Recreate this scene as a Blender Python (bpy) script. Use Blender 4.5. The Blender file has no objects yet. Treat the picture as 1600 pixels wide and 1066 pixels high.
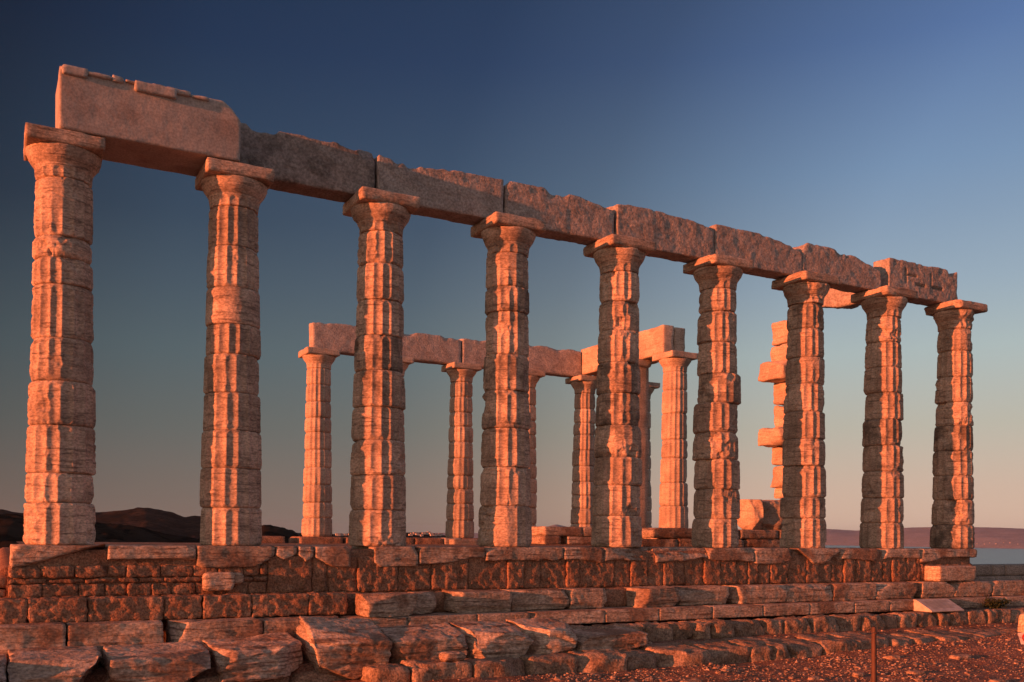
import bpy, math, random
import numpy as np
from mathutils import Matrix, Vector

# ------------------------------------------------------------------ camera, sky, sun
scene = bpy.context.scene
CAM = np.array([-0.80524, -15.98081, 0.21818])
YAW, ROLL, FPX, Y0 = 0.490028, 0.0107719, 1501.49, 836.1156
fw = Vector((math.sin(YAW), math.cos(YAW), 0))
rt0 = Vector((math.cos(YAW), -math.sin(YAW), 0))
up0 = Vector((0, 0, 1))
rt = rt0 * math.cos(ROLL) + up0 * math.sin(ROLL)
up = up0 * math.cos(ROLL) - rt0 * math.sin(ROLL)
cd = bpy.data.cameras.new("camera")
cam = bpy.data.objects.new("camera", cd)
scene.collection.objects.link(cam)
cam.matrix_world = Matrix(((rt.x, up.x, -fw.x, CAM[0]), (rt.y, up.y, -fw.y, CAM[1]),
                           (rt.z, up.z, -fw.z, CAM[2]), (0, 0, 0, 1)))
cd.sensor_width = 36
cd.lens = FPX / 1600 * 36
cd.shift_y = (Y0 - 533) / 1600
cd.clip_start, cd.clip_end = 0.1, 60000
scene.camera = cam

SUN_AZ = math.radians(5.0)      # sun rays run along the colonnade, a little towards it
SUN_EL = math.radians(5.0)
to_sun = Vector((-math.cos(SUN_AZ) * math.cos(SUN_EL), -math.sin(SUN_AZ) * math.cos(SUN_EL), math.sin(SUN_EL)))
sl = bpy.data.lights.new("sun", 'SUN')
sl.energy = 5.0
sl.angle = math.radians(0.5)
sl.color = (1.0, 0.22, 0.072)
so = bpy.data.objects.new("sun", sl)
scene.collection.objects.link(so)
so.rotation_euler = to_sun.to_track_quat('Z', 'Y').to_euler()
so.location = (-30, -10, 20)

world = bpy.data.worlds.new("World")
scene.world = world
world.use_nodes = True
wn, wl = world.node_tree.nodes, world.node_tree.links
wn.clear()


def ramp(nodes, stops, interp='EASE'):
    r = nodes.new('ShaderNodeValToRGB')
    e = r.color_ramp.elements
    r.color_ramp.interpolation = interp
    while len(e) > 1:
        e.remove(e[-1])
    e[0].position, e[0].color = stops[0][0], (*stops[0][1], 1)
    for p, c in stops[1:]:
        q = e.new(p)
        q.color = (*c, 1)
    return r


geo = wn.new('ShaderNodeTexCoord')
sep = wn.new('ShaderNodeSeparateXYZ')
wl.new(geo.outputs['Generated'], sep.inputs[0])
# brightness and hue with height above the horizon (stops are sine of elevation)
el = ramp(wn, [(0.0, (.60, .385, .28)), (.05, (.54, .385, .295)), (.11, (.445, .41, .335)), (.18, (.385, .445, .44)),
               (.24, (.30, .385, .465)), (.34, (.19, .295, .455)), (.44, (.105, .185, .385)), (.7, (.05, .095, .21)), (1.0, (.04, .07, .17))], 'LINEAR')
wl.new(sep.outputs['Z'], el.inputs[0])
# clear skies are darkest at ninety degrees from the sun, bright towards and away from it
dot = wn.new('ShaderNodeVectorMath')
dot.operation = 'DOT_PRODUCT'
dot.inputs[1].default_value = to_sun
wl.new(geo.outputs['Generated'], dot.inputs[0])
mr = wn.new('ShaderNodeMapRange')
mr.inputs[1].default_value, mr.inputs[2].default_value = -1, 1
wl.new(dot.outputs['Value'], mr.inputs[0])
v3 = lambda v: (v, v, v)
pol = ramp(wn, [(0.0, v3(1.05)), (.08, v3(1.0)), (.13, v3(.95)), (.225, v3(.43)), (.29, (.225, .25, .275)), (.40, (.145, .175, .20)),
                (.48, (.062, .075, .088)), (.55, v3(.12)), (.7, (.5, .40, .32)), (.85, (1.1, .8, .55)), (1.0, (2.4, 1.5, .8))], 'LINEAR')
wl.new(mr.outputs[0], pol.inputs[0])
mul = wn.new('ShaderNodeMixRGB')
mul.blend_type = 'MULTIPLY'
mul.inputs[0].default_value = 1
wl.new(el.outputs[0], mul.inputs[1])
wl.new(pol.outputs[0], mul.inputs[2])
low = ramp(wn, [(0.0, (.115, .080, .066)), (.10, (.055, .056, .055)), (.17, (.03, .04, .045)), (.3, (.004, .005, .009)), (.5, v3(0.0))], 'LINEAR')
wl.new(sep.outputs['Z'], low.inputs[0])
addc = wn.new('ShaderNodeMixRGB')
addc.blend_type = 'ADD'
addc.inputs[0].default_value = 1
wl.new(mul.outputs[0], addc.inputs[1])
wl.new(low.outputs[0], addc.inputs[2])
sky = wn.new('ShaderNodeTexSky')
sky.sky_type = 'NISHITA'
sky.sun_disc = False
sky.sun_elevation = SUN_EL
sky.sun_rotation = math.atan2(to_sun.x, to_sun.y)
sky.altitude = 60
skm = wn.new('ShaderNodeMixRGB')
skm.blend_type = 'MULTIPLY'
skm.inputs[0].default_value = 1
skm.inputs[2].default_value = (.004, .004, .004, 1)
wl.new(sky.outputs[0], skm.inputs[1])
addn = wn.new('ShaderNodeMixRGB')
addn.blend_type = 'ADD'
addn.inputs[0].default_value = 1
# added sky fill behind the camera and overhead, unseen, to brighten the stone
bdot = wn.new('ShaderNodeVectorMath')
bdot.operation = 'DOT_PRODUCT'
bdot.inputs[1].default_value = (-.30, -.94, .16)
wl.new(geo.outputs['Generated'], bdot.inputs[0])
back_fill = ramp(wn, [(0.0, v3(0.0)), (.25, v3(0.0)), (1.0, (.22, .155, .145))], 'LINEAR')
wl.new(bdot.outputs['Value'], back_fill.inputs[0])
zen_fill = ramp(wn, [(0.0, v3(0.0)), (.58, v3(0.0)), (1.0, (.07, .08, .11))], 'LINEAR')
wl.new(sep.outputs['Z'], zen_fill.inputs[0])
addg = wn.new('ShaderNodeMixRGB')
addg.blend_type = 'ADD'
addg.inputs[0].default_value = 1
wl.new(back_fill.outputs[0], addg.inputs[1])
wl.new(zen_fill.outputs[0], addg.inputs[2])
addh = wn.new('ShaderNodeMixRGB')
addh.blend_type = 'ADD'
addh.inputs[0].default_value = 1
wl.new(addc.outputs[0], addn.inputs[1])
wl.new(skm.outputs[0], addn.inputs[2])
bg = wn.new('ShaderNodeBackground')
bg.inputs['Strength'].default_value = .61
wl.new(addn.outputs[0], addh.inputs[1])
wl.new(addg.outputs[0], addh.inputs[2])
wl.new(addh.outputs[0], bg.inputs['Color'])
wo = wn.new('ShaderNodeOutputWorld')
wl.new(bg.outputs[0], wo.inputs['Surface'])

scene.view_settings.view_transform = 'Standard'
scene.view_settings.look = 'None'
scene.view_settings.exposure = 0.72
scene.view_settings.gamma = 1.0
scene.cycles.max_bounces = 5
scene.cycles.diffuse_bounces = 3

# ------------------------------------------------------------------ helpers
rng = np.random.default_rng(7)
R = random.Random(11)
COL = scene.collection


def inv(x, y, n=None, z=None, u=None):
    """Where the ray through a photograph pixel meets a plane of the place (used to lay out positions)."""
    a, b = x - 800, y - Y0
    c, s = math.cos(ROLL), math.sin(ROLL)
    uu, v = c * a + s * b, -s * a + c * b
    d = np.array([math.sin(YAW) * FPX + math.cos(YAW) * uu, math.cos(YAW) * FPX - math.sin(YAW) * uu, -v]) / FPX
    t = (n - CAM[1]) / d[1] if n is not None else (z - CAM[2]) / d[2] if z is not None else (u - CAM[0]) / d[0]
    return CAM + d * t


def _hash(i, j, k):
    h = (i.astype(np.uint32) * np.uint32(374761393) + j.astype(np.uint32) * np.uint32(668265263)
         + k.astype(np.uint32) * np.uint32(2147483647 - 1234567))
    h = (h ^ (h >> np.uint32(13))) * np.uint32(1274126177)
    h = h ^ (h >> np.uint32(16))
    return (h & np.uint32(0xFFFF)).astype(np.float64) / 65535.0


def vnoise(P):
    P = np.asarray(P, float) + 1000.0
    I = np.floor(P).astype(np.int64)
    F = P - I
    F = F * F * F * (F * (F * 6 - 15) + 10)
    out = 0
    for dx in (0, 1):
        for dy in (0, 1):
            for dz in (0, 1):
                w = (F[:, 0] if dx else 1 - F[:, 0]) * (F[:, 1] if dy else 1 - F[:, 1]) * (F[:, 2] if dz else 1 - F[:, 2])
                out = out + w * _hash(I[:, 0] + dx, I[:, 1] + dy, I[:, 2] + dz)
    return out * 2 - 1


def fbm(P, o=4, g=.5):
    a, s, t = 1.0, 0, 0
    P = np.asarray(P, float)
    for k in range(o):
        s = s + a * vnoise(P * (2.03 ** k) + 17.3 * k)
        t += a
        a *= g
    return s / t


def to_obj(name, V, F, mat, parent=None, loc=None, smooth=True):
    me = bpy.data.meshes.new(name)
    V = np.asarray(V, float)
    if loc is None:
        loc = (V.min(0) + V.max(0)) / 2
        loc[2] = V[:, 2].min()
        if parent is not None:
            pass
        V = V - loc
    me.from_pydata(V.tolist(), [], [tuple(int(i) for i in f) for f in F])
    me.update()
    if smooth:
        me.polygons.foreach_set('use_smooth', [True] * len(me.polygons))
    for m in (mat if isinstance(mat, (list, tuple)) else [mat]):
        me.materials.append(m)
    o = bpy.data.objects.new(name, me)
    COL.objects.link(o)
    o.location = loc
    if parent is not None:
        o.parent = parent
        o.location = Vector(loc) - parent.location
    return o


def empty(name, loc, label, cat, group=None):
    o = bpy.data.objects.new(name, None)
    o.empty_display_size = .3
    COL.objects.link(o)
    o.location = loc
    return tag(o, label, cat, group)


def tag(o, label=None, cat=None, group=None, kind=None):
    if label: o['label'] = label
    if cat: o['category'] = cat
    if group: o['group'] = group
    if kind or label: o['kind'] = kind or 'thing'
    return o


def look(o, dark=0.3, bright=1.0):
    """Per-piece weathering: how much lichen the stone carries and how pale its marble is."""
    o.color = (dark, bright, 0, 1)
    return o


def box_lattice(dims, res):
    """Surface lattice of a box, centred on the origin, shared vertices, outward quads."""
    n = [max(2, int(round(d / res))) for d in dims]
    idx, V, F = {}, [], []

    def vid(i, j, k):
        t = (i, j, k)
        if t not in idx:
            idx[t] = len(V)
            V.append(((i / n[0] - .5) * dims[0], (j / n[1] - .5) * dims[1], (k / n[2] - .5) * dims[2]))
        return idx[t]
    for ax in range(3):
        a, b = (ax + 1) % 3, (ax + 2) % 3
        for side in (0, n[ax]):
            for i in range(n[a]):
                for j in range(n[b]):
                    q = []
                    for (p, r) in ((i, j), (i + 1, j), (i + 1, j + 1), (i, j + 1)):
                        t = [0, 0, 0]
                        t[ax], t[a], t[b] = side, p, r
                        q.append(vid(*t))
                    F.append(q if side else q[::-1])
    return np.array(V), F


def worn(lo, hi, res=.05, bevel=.03, rough=.008, cuts=(), seed=0, tilt=(0, 0, 0), groove=None, pits=0.0, warp=0.0, freq=3.0, strata=0.0, crest=0.0, rf=6.0):
    """A weathered stone block: varied rounded edges, rough faces, broken corners (cuts are planes in block space)."""
    lo, hi = np.array(lo, float), np.array(hi, float)
    c, dims = (lo + hi) / 2, hi - lo
    V, F = box_lattice(dims, res)
    h = dims / 2
    S = V + c + seed * 7.31
    r = bevel * (.45 + 1.3 * np.clip(fbm(S * freq, 3) * 1.2 + .35, 0, 2))
    chip = np.clip(fbm(S * 2.3 + 31, 2) - .22, 0, 1) * bevel * 6
    r = np.minimum(r + chip, dims.min() * .45)
    inner = np.maximum(h - r[:, None], 0)
    q = np.clip(V, -inner, inner)
    d = V - q
    L = np.linalg.norm(d, axis=1, keepdims=True)
    N = d / np.maximum(L, 1e-9)
    P = q + N * np.minimum(r[:, None], L)
    P = P + N * (rough * (fbm(S * rf, 4, .6)[:, None]))
    if pits:
        P = P - N * (np.clip(fbm(S * 7 + 5, 3) - .15, 0, 1) * pits)[:, None]
    if strata:
        layer = fbm(np.stack([S[:, 0] * .7, S[:, 1] * .7, S[:, 2] * 16 + S[:, 0] * .8], 1), 2)
        crack = np.clip(.07 - np.abs(fbm(np.stack([S[:, 0] * .5, S[:, 1] * .5, S[:, 2] * 6 + .5 * vnoise(S * 1.5)], 1) + 20, 2)), 0, 1) / .07
        hor = N.copy()
        hor[:, 2] = 0
        P = P + hor * (strata * layer - strata * 1.3 * crack)[:, None]
    if warp:
        for a in range(3):
            P[:, a] += warp * fbm(S * 1.4 + 50 * a, 2)
    if groove:
        z0, z1, dep = groove
        zz = (P[:, 2] + h[2]) / dims[2]
        m = ((zz > z0) & (zz < z1) & (P[:, 1] < -h[1] + r + .03))
        P[m, 1] += dep
    if crest:
        k = np.clip((P[:, 2] - (h[2] - .22)) / .22, 0, 1)
        bite = np.clip(fbm(np.stack([S[:, 0] * 2.1, S[:, 1] * .6, S[:, 0] * 0], 1), 3, .5) + .12, 0, 1)
        front = np.clip((-P[:, 1] + h[1] * .4) / h[1], 0, 1)
        P[:, 2] -= crest * bite * k * (.45 + .9 * front)
        P[:, 1] += crest * .6 * np.clip(bite - .15, 0, 1) * k * front
    for cut in cuts:
        nrm = np.array(cut[0], float)
        nrm /= np.linalg.norm(nrm)
        amp = cut[2] if len(cut) > 2 else .03
        fr = cut[3] if len(cut) > 3 else 3.0
        dist = P @ nrm - cut[1] + amp * fbm(S * fr + 11, 3)
        k = dist > 0
        P[k] -= nrm * dist[k][:, None]
    if any(tilt):
        from mathutils import Euler
        M = np.array(Euler(tilt).to_matrix())
        P = P @ M.T
    return P + c, F


def fractures(lo, hi, n, seed, d0=.03, d1=.12):
    rr_ = random.Random(seed)
    h = (np.array(hi) - np.array(lo)) / 2
    out = []
    for _ in range(n):
        v = np.array([rr_.choice((-1, 1)) * rr_.uniform(.1, 1), -rr_.uniform(.15, 1), rr_.choice((-1, 1, 1)) * rr_.uniform(.25, 1.1)])
        v /= np.linalg.norm(v)
        out.append((tuple(v), float(np.abs(v) @ h) - rr_.uniform(d0, d1), .03, rr_.uniform(2, 5)))
    return out


def join(parts):
    V, F, o = [], [], 0
    for v, f in parts:
        V.append(v)
        F += [[i + o for i in q] for q in f]
        o += len(v)
    return np.concatenate(V), F


# ------------------------------------------------------------------ materials
def N(nt, t, **kw):
    n = nt.nodes.new(t)
    for k, v in kw.items():
        if k in n.inputs:
            n.inputs[k].default_value = v
        else:
            setattr(n, k, v)
    return n


def mixn(nt, mode, fac, a, b):
    m = N(nt, 'ShaderNodeMixRGB', blend_type=mode)
    for i, v in ((0, fac), (1, a), (2, b)):
        if hasattr(v, 'is_output') or isinstance(v, bpy.types.NodeSocket):
            nt.links.new(v, m.inputs[i])
        else:
            m.inputs[i].default_value = v if i == 0 else ((*v, 1) if len(v) == 3 else v)
    return m.outputs[0]


def stone(name, c1, c2, vein=None, vein_amt=.6, lichen=(.045, .038, .032), bump=.5, size=1.0, fine=28.0, veins=(1, 1, 9),
          patch=None, rough=.85, dist=.02, lich_scale=2.6, grain=.75, bed=(1, 1, 1)):
    m = bpy.data.materials.new(name)
    m.use_nodes = True
    nt = m.node_tree
    bs = nt.nodes['Principled BSDF']
    bs.inputs['Roughness'].default_value = rough
    bs.inputs['Specular IOR Level'].default_value = .25
    tc = N(nt, 'ShaderNodeTexCoord')
    oi = N(nt, 'ShaderNodeObjectInfo')
    off = N(nt, 'ShaderNodeVectorMath', operation='SCALE')
    off.inputs[0].default_value = (37, 91, 53)
    nt.links.new(oi.outputs['Random'], off.inputs['Scale'])
    ad = N(nt, 'ShaderNodeVectorMath', operation='ADD')
    nt.links.new(tc.outputs['Object'], ad.inputs[0])
    nt.links.new(off.outputs[0], ad.inputs[1])
    co = ad.outputs[0]

    def noise(scale, detail=5, rough=.55, dist=0.0, vec=co):
        n = N(nt, 'ShaderNodeTexNoise')
        n.inputs['Scale'].default_value = scale
        n.inputs['Detail'].default_value = detail
        n.inputs['Roughness'].default_value = rough
        n.inputs['Distortion'].default_value = dist
        nt.links.new(vec, n.inputs['Vector'])
        return n.outputs['Fac']

    def rmp(src, a, b, ca=(0, 0, 0), cb=(1, 1, 1)):
        r = ramp(nt.nodes, [(a, ca), (b, cb)], 'EASE')
        nt.links.new(src, r.inputs[0])
        return r.outputs[0]
    base = rmp(noise(1.7 * size, 6, .6), .32, .68, c1, c2)
    mp = N(nt, 'ShaderNodeMapping')
    mp.inputs['Scale'].default_value = veins
    nt.links.new(co, mp.inputs['Vector'])
    vn = noise(2.4 * size, 6, .6, .5, mp.outputs[0])
    if vein:
        f = rmp(vn, .50, .68)
        ff = N(nt, 'ShaderNodeMath', operation='MULTIPLY')
        nt.links.new(f, ff.inputs[0])
        ff.inputs[1].default_value = vein_amt
        base = mixn(nt, 'MIX', ff.outputs[0], base, vein)
    if patch:
        base = mixn(nt, 'MIX', rmp(noise(1.1 * size, 4, .5), .52, .62), base, patch)
    mb = N(nt, 'ShaderNodeMapping')
    mb.inputs['Scale'].default_value = bed
    nt.links.new(co, mb.inputs['Vector'])
    fn = noise(fine, 5, .6, 0.0, mb.outputs[0])
    base = mixn(nt, 'MULTIPLY', grain, base, rmp(fn, .33, .67, (.36, .34, .32), (1.38, 1.36, 1.34)))
    ln = noise(lich_scale * size, 9, .68)
    sc = N(nt, 'ShaderNodeSeparateColor')
    nt.links.new(oi.outputs['Color'], sc.inputs[0])
    th = N(nt, 'ShaderNodeMapRange')          # more lichen: lower threshold
    for i, v in ((1, 0), (2, 1), (3, .78), (4, .40)):
        th.inputs[i].default_value = v
    nt.links.new(sc.outputs['Red'], th.inputs[0])
    sb = N(nt, 'ShaderNodeMath', operation='SUBTRACT')
    nt.links.new(ln, sb.inputs[0])
    nt.links.new(th.outputs[0], sb.inputs[1])
    ms = N(nt, 'ShaderNodeMath', operation='MULTIPLY', use_clamp=True)
    nt.links.new(sb.outputs[0], ms.inputs[0])
    ms.inputs[1].default_value = 7
    mm = N(nt, 'ShaderNodeMath', operation='MULTIPLY')
    nt.links.new(ms.outputs[0], mm.inputs[0])
    mm.inputs[1].default_value = .62
    base = mixn(nt, 'MIX', mm.outputs[0], base, lichen)
    cb = N(nt, 'ShaderNodeCombineColor')
    for i in range(3):
        nt.links.new(sc.outputs['Green'], cb.inputs[i])
    base = mixn(nt, 'MULTIPLY', 1.0, base, cb.outputs[0])
    nt.links.new(base, bs.inputs['Base Color'])
    # relief
    b1 = N(nt, 'ShaderNodeBump')
    b1.inputs['Strength'].default_value = bump
    b1.inputs['Distance'].default_value = dist
    a1 = N(nt, 'ShaderNodeMath', operation='MULTIPLY_ADD')
    nt.links.new(noise(11 * size, 9, .62), a1.inputs[0])
    a1.inputs[1].default_value = .9
    nt.links.new(vn, a1.inputs[2])
    a2 = N(nt, 'ShaderNodeMath', operation='MULTIPLY_ADD')
    nt.links.new(fn, a2.inputs[0])
    a2.inputs[1].default_value = .35
    nt.links.new(a1.outputs[0], a2.inputs[2])
    nt.links.new(a2.outputs[0], b1.inputs['Height'])
    nt.links.new(b1.outputs[0], bs.inputs['Normal'])
    return m


M_COL = stone('column_marble', (.37, .275, .21), (.66, .505, .39), vein=(.18, .13, .10), vein_amt=.8, bump=.6, dist=.02, veins=(1, 1, 10), grain=.55, bed=(.8, .8, 1.35))
M_FAR = stone('far_column_marble', (.42, .33, .26), (.64, .51, .40), vein=(.26, .18, .135), vein_amt=.65, bump=.4, veins=(1, 1, 12), grain=.45, bed=(.8, .8, 1.3))
M_BEAM = stone('architrave_marble', (.34, .30, .275), (.47, .42, .385), vein=(.25, .215, .19), vein_amt=.5, veins=(1, 1, 2.5),
               bump=.75, dist=.03, fine=24, size=1.7, lich_scale=1.2, grain=.5)
M_SMOOTH = stone('dressed_marble', (.43, .385, .35), (.52, .465, .425), vein=(.31, .265, .235), vein_amt=.45, veins=(1, 1, 2), bump=.22,
                 dist=.02, grain=.35, patch=(.37, .31, .275))
M_STEP = stone('step_marble', (.40, .30, .225), (.64, .51, .40), vein=(.13, .075, .05), vein_amt=.85, bump=.9, dist=.03, veins=(.7, 1, 11),
               patch=(.31, .20, .14), grain=.65, bed=(.65, .65, 1.25))
M_POROS = stone('poros_stone', (.27, .15, .092), (.44, .26, .17), vein=(.15, .075, .046), vein_amt=.6, bump=.8, size=2.0,
                fine=34, veins=(1, 1, 1), dist=.035, patch=(.33, .175, .108))
M_RUB = stone('rough_stone', (.30, .20, .135), (.47, .33, .235), vein=(.17, .095, .06), vein_amt=.6, bump=.8, size=1.8, fine=30,
              veins=(1, 1, 2), dist=.035)
M_ASH = stone('ashlar_stone', (.36, .29, .235), (.48, .39, .32), vein=(.2, .155, .12), vein_amt=.4, bump=.5, size=1.5)
M_PALE = stone('pale_stone', (.60, .50, .36), (.72, .60, .44), bump=.4)
M_PEB = stone('pebble_stone', (.22, .13, .09), (.62, .45, .33), bump=.5, size=3)


def earth_material():
    m = stone('red_earth', (.22, .11, .07), (.38, .21, .14), vein=(.13, .06, .038), vein_amt=.6, bump=1.0, size=1.1, fine=45,
              veins=(1, 1, 1), dist=.05, patch=(.28, .145, .095))
    return m


M_EARTH = earth_material()


def flat_mat(name, col, rough=.7, metal=0.0, spec=.3):
    m = bpy.data.materials.new(name)
    m.use_nodes = True
    nt = m.node_tree
    b = nt.nodes['Principled BSDF']
    b.inputs['Roughness'].default_value = rough
    b.inputs['Metallic'].default_value = metal
    b.inputs['Specular IOR Level'].default_value = spec
    tc = N(nt, 'ShaderNodeTexCoord')
    n = N(nt, 'ShaderNodeTexNoise')
    n.inputs['Scale'].default_value = 9
    n.inputs['Detail'].default_value = 6
    nt.links.new(tc.outputs['Object'], n.inputs['Vector'])
    r = ramp(nt.nodes, [(.3, tuple(c * .8 for c in col)), (.7, tuple(min(1, c * 1.12) for c in col))])
    nt.links.new(n.outputs['Fac'], r.inputs[0])
    nt.links.new(r.outputs[0], b.inputs['Base Color'])
    return m


# ------------------------------------------------------------------ columns
def drum_mesh(z0, z1, rad, n_th, seed, wear, fl=.03, flutes=16, off=(0, 0), rot=0.0, step=.016, bulge=0.0, smooth=False):
    nz = max(6, int((z1 - z0) / step))
    t = np.linspace(0, 1, nz)
    zs = z0 + (z1 - z0) * (t + .0 * t)
    th = np.linspace(0, 2 * math.pi, n_th, endpoint=False)
    Z, T = np.meshgrid(zs, th, indexing='ij')
    Zf, Tf = Z.ravel(), T.ravel()
    Rz = rad(Zf) + bulge
    S = np.stack([np.cos(Tf) * Rz, np.sin(Tf) * Rz, Zf], 1) + seed * 3.77
    f = ((Tf + rot) * flutes / (2 * math.pi)) % 1.0
    prof = 1 - np.abs(2 * f - 1) ** 2.0
    fade = np.clip(fbm(S * 1.1, 2) * 1.5 + 1.6 - wear * .5, .22, 1)
    r = Rz - (0 if smooth else fl) * prof * fade
    dz = np.minimum(Zf - z0, z1 - Zf)
    ns = fbm(S * 3.2 + 9, 3)
    wd = .018 + .070 * wear * np.clip(ns * 1.5 + .45, 0, 1.3)
    edge = (.016 + .030 * wear * np.clip(.55 + 1.3 * ns, 0, 1.5)) * np.exp(-(dz / wd) ** 2)
    chips = np.clip(fbm(S * 2.8 + 70, 4) - (.36 - .12 * wear), 0, .4) * .22 * wear
    arr = np.clip(fbm(S * 11 + 40, 3) - .16, 0, 1) * .035 * wear       # nicks out of the arrises
    if smooth:
        edge *= .5
        chips *= .2
    r = np.minimum(r, Rz - edge - chips - (0 if smooth else .002) - arr * (prof < .5))
    bands = fbm(np.stack([S[:, 0] * .8, S[:, 1] * .8, S[:, 2] * 17], 1), 3)
    cut = np.clip(.10 - np.abs(fbm(np.stack([S[:, 0] * .5, S[:, 1] * .5, S[:, 2] * 5 + .6 * vnoise(S * 2)], 1), 2)), 0, 1) / .10
    r = r + .004 * fbm(S * 15, 3) + .0045 * bands * (.3 if smooth else 1) + .004 * fbm(S * 1.8, 2) * wear
    r = r - .014 * cut * (0 if smooth else 1) * np.clip(fbm(S * 1.1 + 8, 2) * 2 + .5, 0, 1)
    r = r - .016 * np.exp(-(dz / .009) ** 2)
    V = np.stack([np.cos(Tf) * r + off[0], np.sin(Tf) * r + off[1], Zf], 1)
    F = []
    for i in range(nz - 1):
        a, b = i * n_th, (i + 1) * n_th
        for j in range(n_th):
            k = (j + 1) % n_th
            F.append((a + j, a + k, b + k, b + j))
    V = np.vstack([V, [[off[0], off[1], z0], [off[0], off[1], z1]]])
    cb, ct = len(V) - 2, len(V) - 1
    b = (nz - 1) * n_th
    for j in range(n_th):
        k = (j + 1) % n_th
        F.append((cb, k, j))
        F.append((ct, b + j, b + k))
    return V, F


def lathe(profile, n_th, seed, wear, flute_zone=None, flutes=16, rot=0.0, fl=.022, off=(0, 0)):
    pz = np.array([p[0] for p in profile])
    pr = np.array([p[1] for p in profile])
    zs = np.concatenate([np.linspace(pz[i], pz[i + 1], 7, endpoint=False) for i in range(len(pz) - 1)] + [[pz[-1]]])
    th = np.linspace(0, 2 * math.pi, n_th, endpoint=False)
    Z, T = np.meshgrid(zs, th, indexing='ij')
    Zf, Tf = Z.ravel(), T.ravel()
    Rr = np.interp(Zf, pz, pr)
    S = np.stack([np.cos(Tf) * Rr, np.sin(Tf) * Rr, Zf], 1) + seed * 5.1
    r = Rr.copy()
    if flute_zone:
        f = ((Tf + rot) * flutes / (2 * math.pi)) % 1.0
        arch = flute_zone[1] - (2 * f - 1) ** 2 * .06
        m = np.clip((arch - Zf) / .02, 0, 1) * np.clip((Zf - flute_zone[0] + .03) / .03, 0, 1)
        r = r - fl * (1 - np.abs(2 * f - 1) ** 2.0) * m
    r = r - np.clip(fbm(S * 2.6, 3) - (.28 - .16 * wear), 0, .5) * .22 * wear + .004 * fbm(S * 12, 3)
    r = r + .004 * fbm(np.stack([S[:, 0], S[:, 1], S[:, 2] * 20], 1), 2)
    V = np.stack([np.cos(Tf) * r + off[0], np.sin(Tf) * r + off[1], Zf], 1)
    F = []
    nz = len(zs)
    for i in range(nz - 1):
        a, b = i * n_th, (i + 1) * n_th
        for j in range(n_th):
            k = (j + 1) % n_th
            F.append((a + j, a + k, b + k, b + j))
    V = np.vstack([V, [[off[0], off[1], zs[0]], [off[0], off[1], zs[-1]]]])
    cb, ct = len(V) - 2, len(V) - 1
    b = (nz - 1) * n_th
    for j in range(n_th):
        k = (j + 1) % n_th
        F.append((cb, k, j))
        F.append((ct, b + j, b + k))
    return V, F


def column(u, n, z0, H, joints, label, group, seed, mat, n_th=208, wear=.7, rb=.505, rtop=.392, offs=None, darks=None, smooth_drums=(),
           ab_cuts=(), ab_half=.535, step=.016, cap_wear=None, brights=None, cap_h=.63):
    col = empty('marble_column', (u, n, z0), label, 'column', group)
    zn = H - cap_h

    def rad(z):
        t = z / zn
        return rb + (rtop - rb) * (t + .10 * t * (t - 1) * -1 * 0 + .0)
    rr = random.Random(seed)
    rot = rr.random() * .4
    for i in range(len(joints) - 1):
        a, b = joints[i], joints[i + 1]
        ox, oy, bul = (offs or {}).get(i, (rr.uniform(-.012, .012), rr.uniform(-.012, .012), rr.uniform(-.008, .01)))
        w = min(1.25, max(.2, wear + rr.uniform(-.3, .3)))
        V, F = drum_mesh(a, b, rad, n_th, seed + i * 1.37, w, off=(ox, oy), rot=rot + rr.uniform(-.05, .05), step=step, bulge=bul,
                         smooth=i in smooth_drums, fl=.040 if rb > .48 else .036)
        d = to_obj('drum', V, F, mat, col, loc=(u, n, z0))
        look(d, (darks or {}).get(i, rr.choice([.12, .2, .3, .42])), (brights or {}).get(i, rr.uniform(.86, 1.08)))
        if i in smooth_drums:
            d['label'] = 'smooth unfluted drum'
    cw = wear if cap_wear is None else cap_wear
    e0 = zn + .17
    top = H - .20
    V, F = lathe([(zn + .003, rtop - .004), (e0 - .02, rtop + .006), (e0, rtop + .016), (e0 + .012, rtop + .012), (e0 + .03, rtop + .028),
                  (e0 + .12, rtop + .092), (top - .05, rtop + .128), (top - .012, rtop + .132), (top + .004, rtop + .115)],
                 n_th, seed + 50, cw * .8, (zn, zn + .15), rot=rot)
    cap = to_obj('capital', V, F, mat, col, loc=(u, n, z0))
    look(cap, .18 + .2 * rr.random(), .97)
    V, F = worn((-ab_half, -ab_half, H - .2), (ab_half, ab_half, H), res=.04, bevel=.014 + .02 * cw, rough=.008, cuts=ab_cuts, seed=seed,
                warp=.008 * cw)
    ab = to_obj('abacus', V, F, mat, col, loc=(u, n, z0))
    ab.parent = cap
    ab.location = (0, 0, 0)
    look(ab, .2, .97)
    return col


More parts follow.
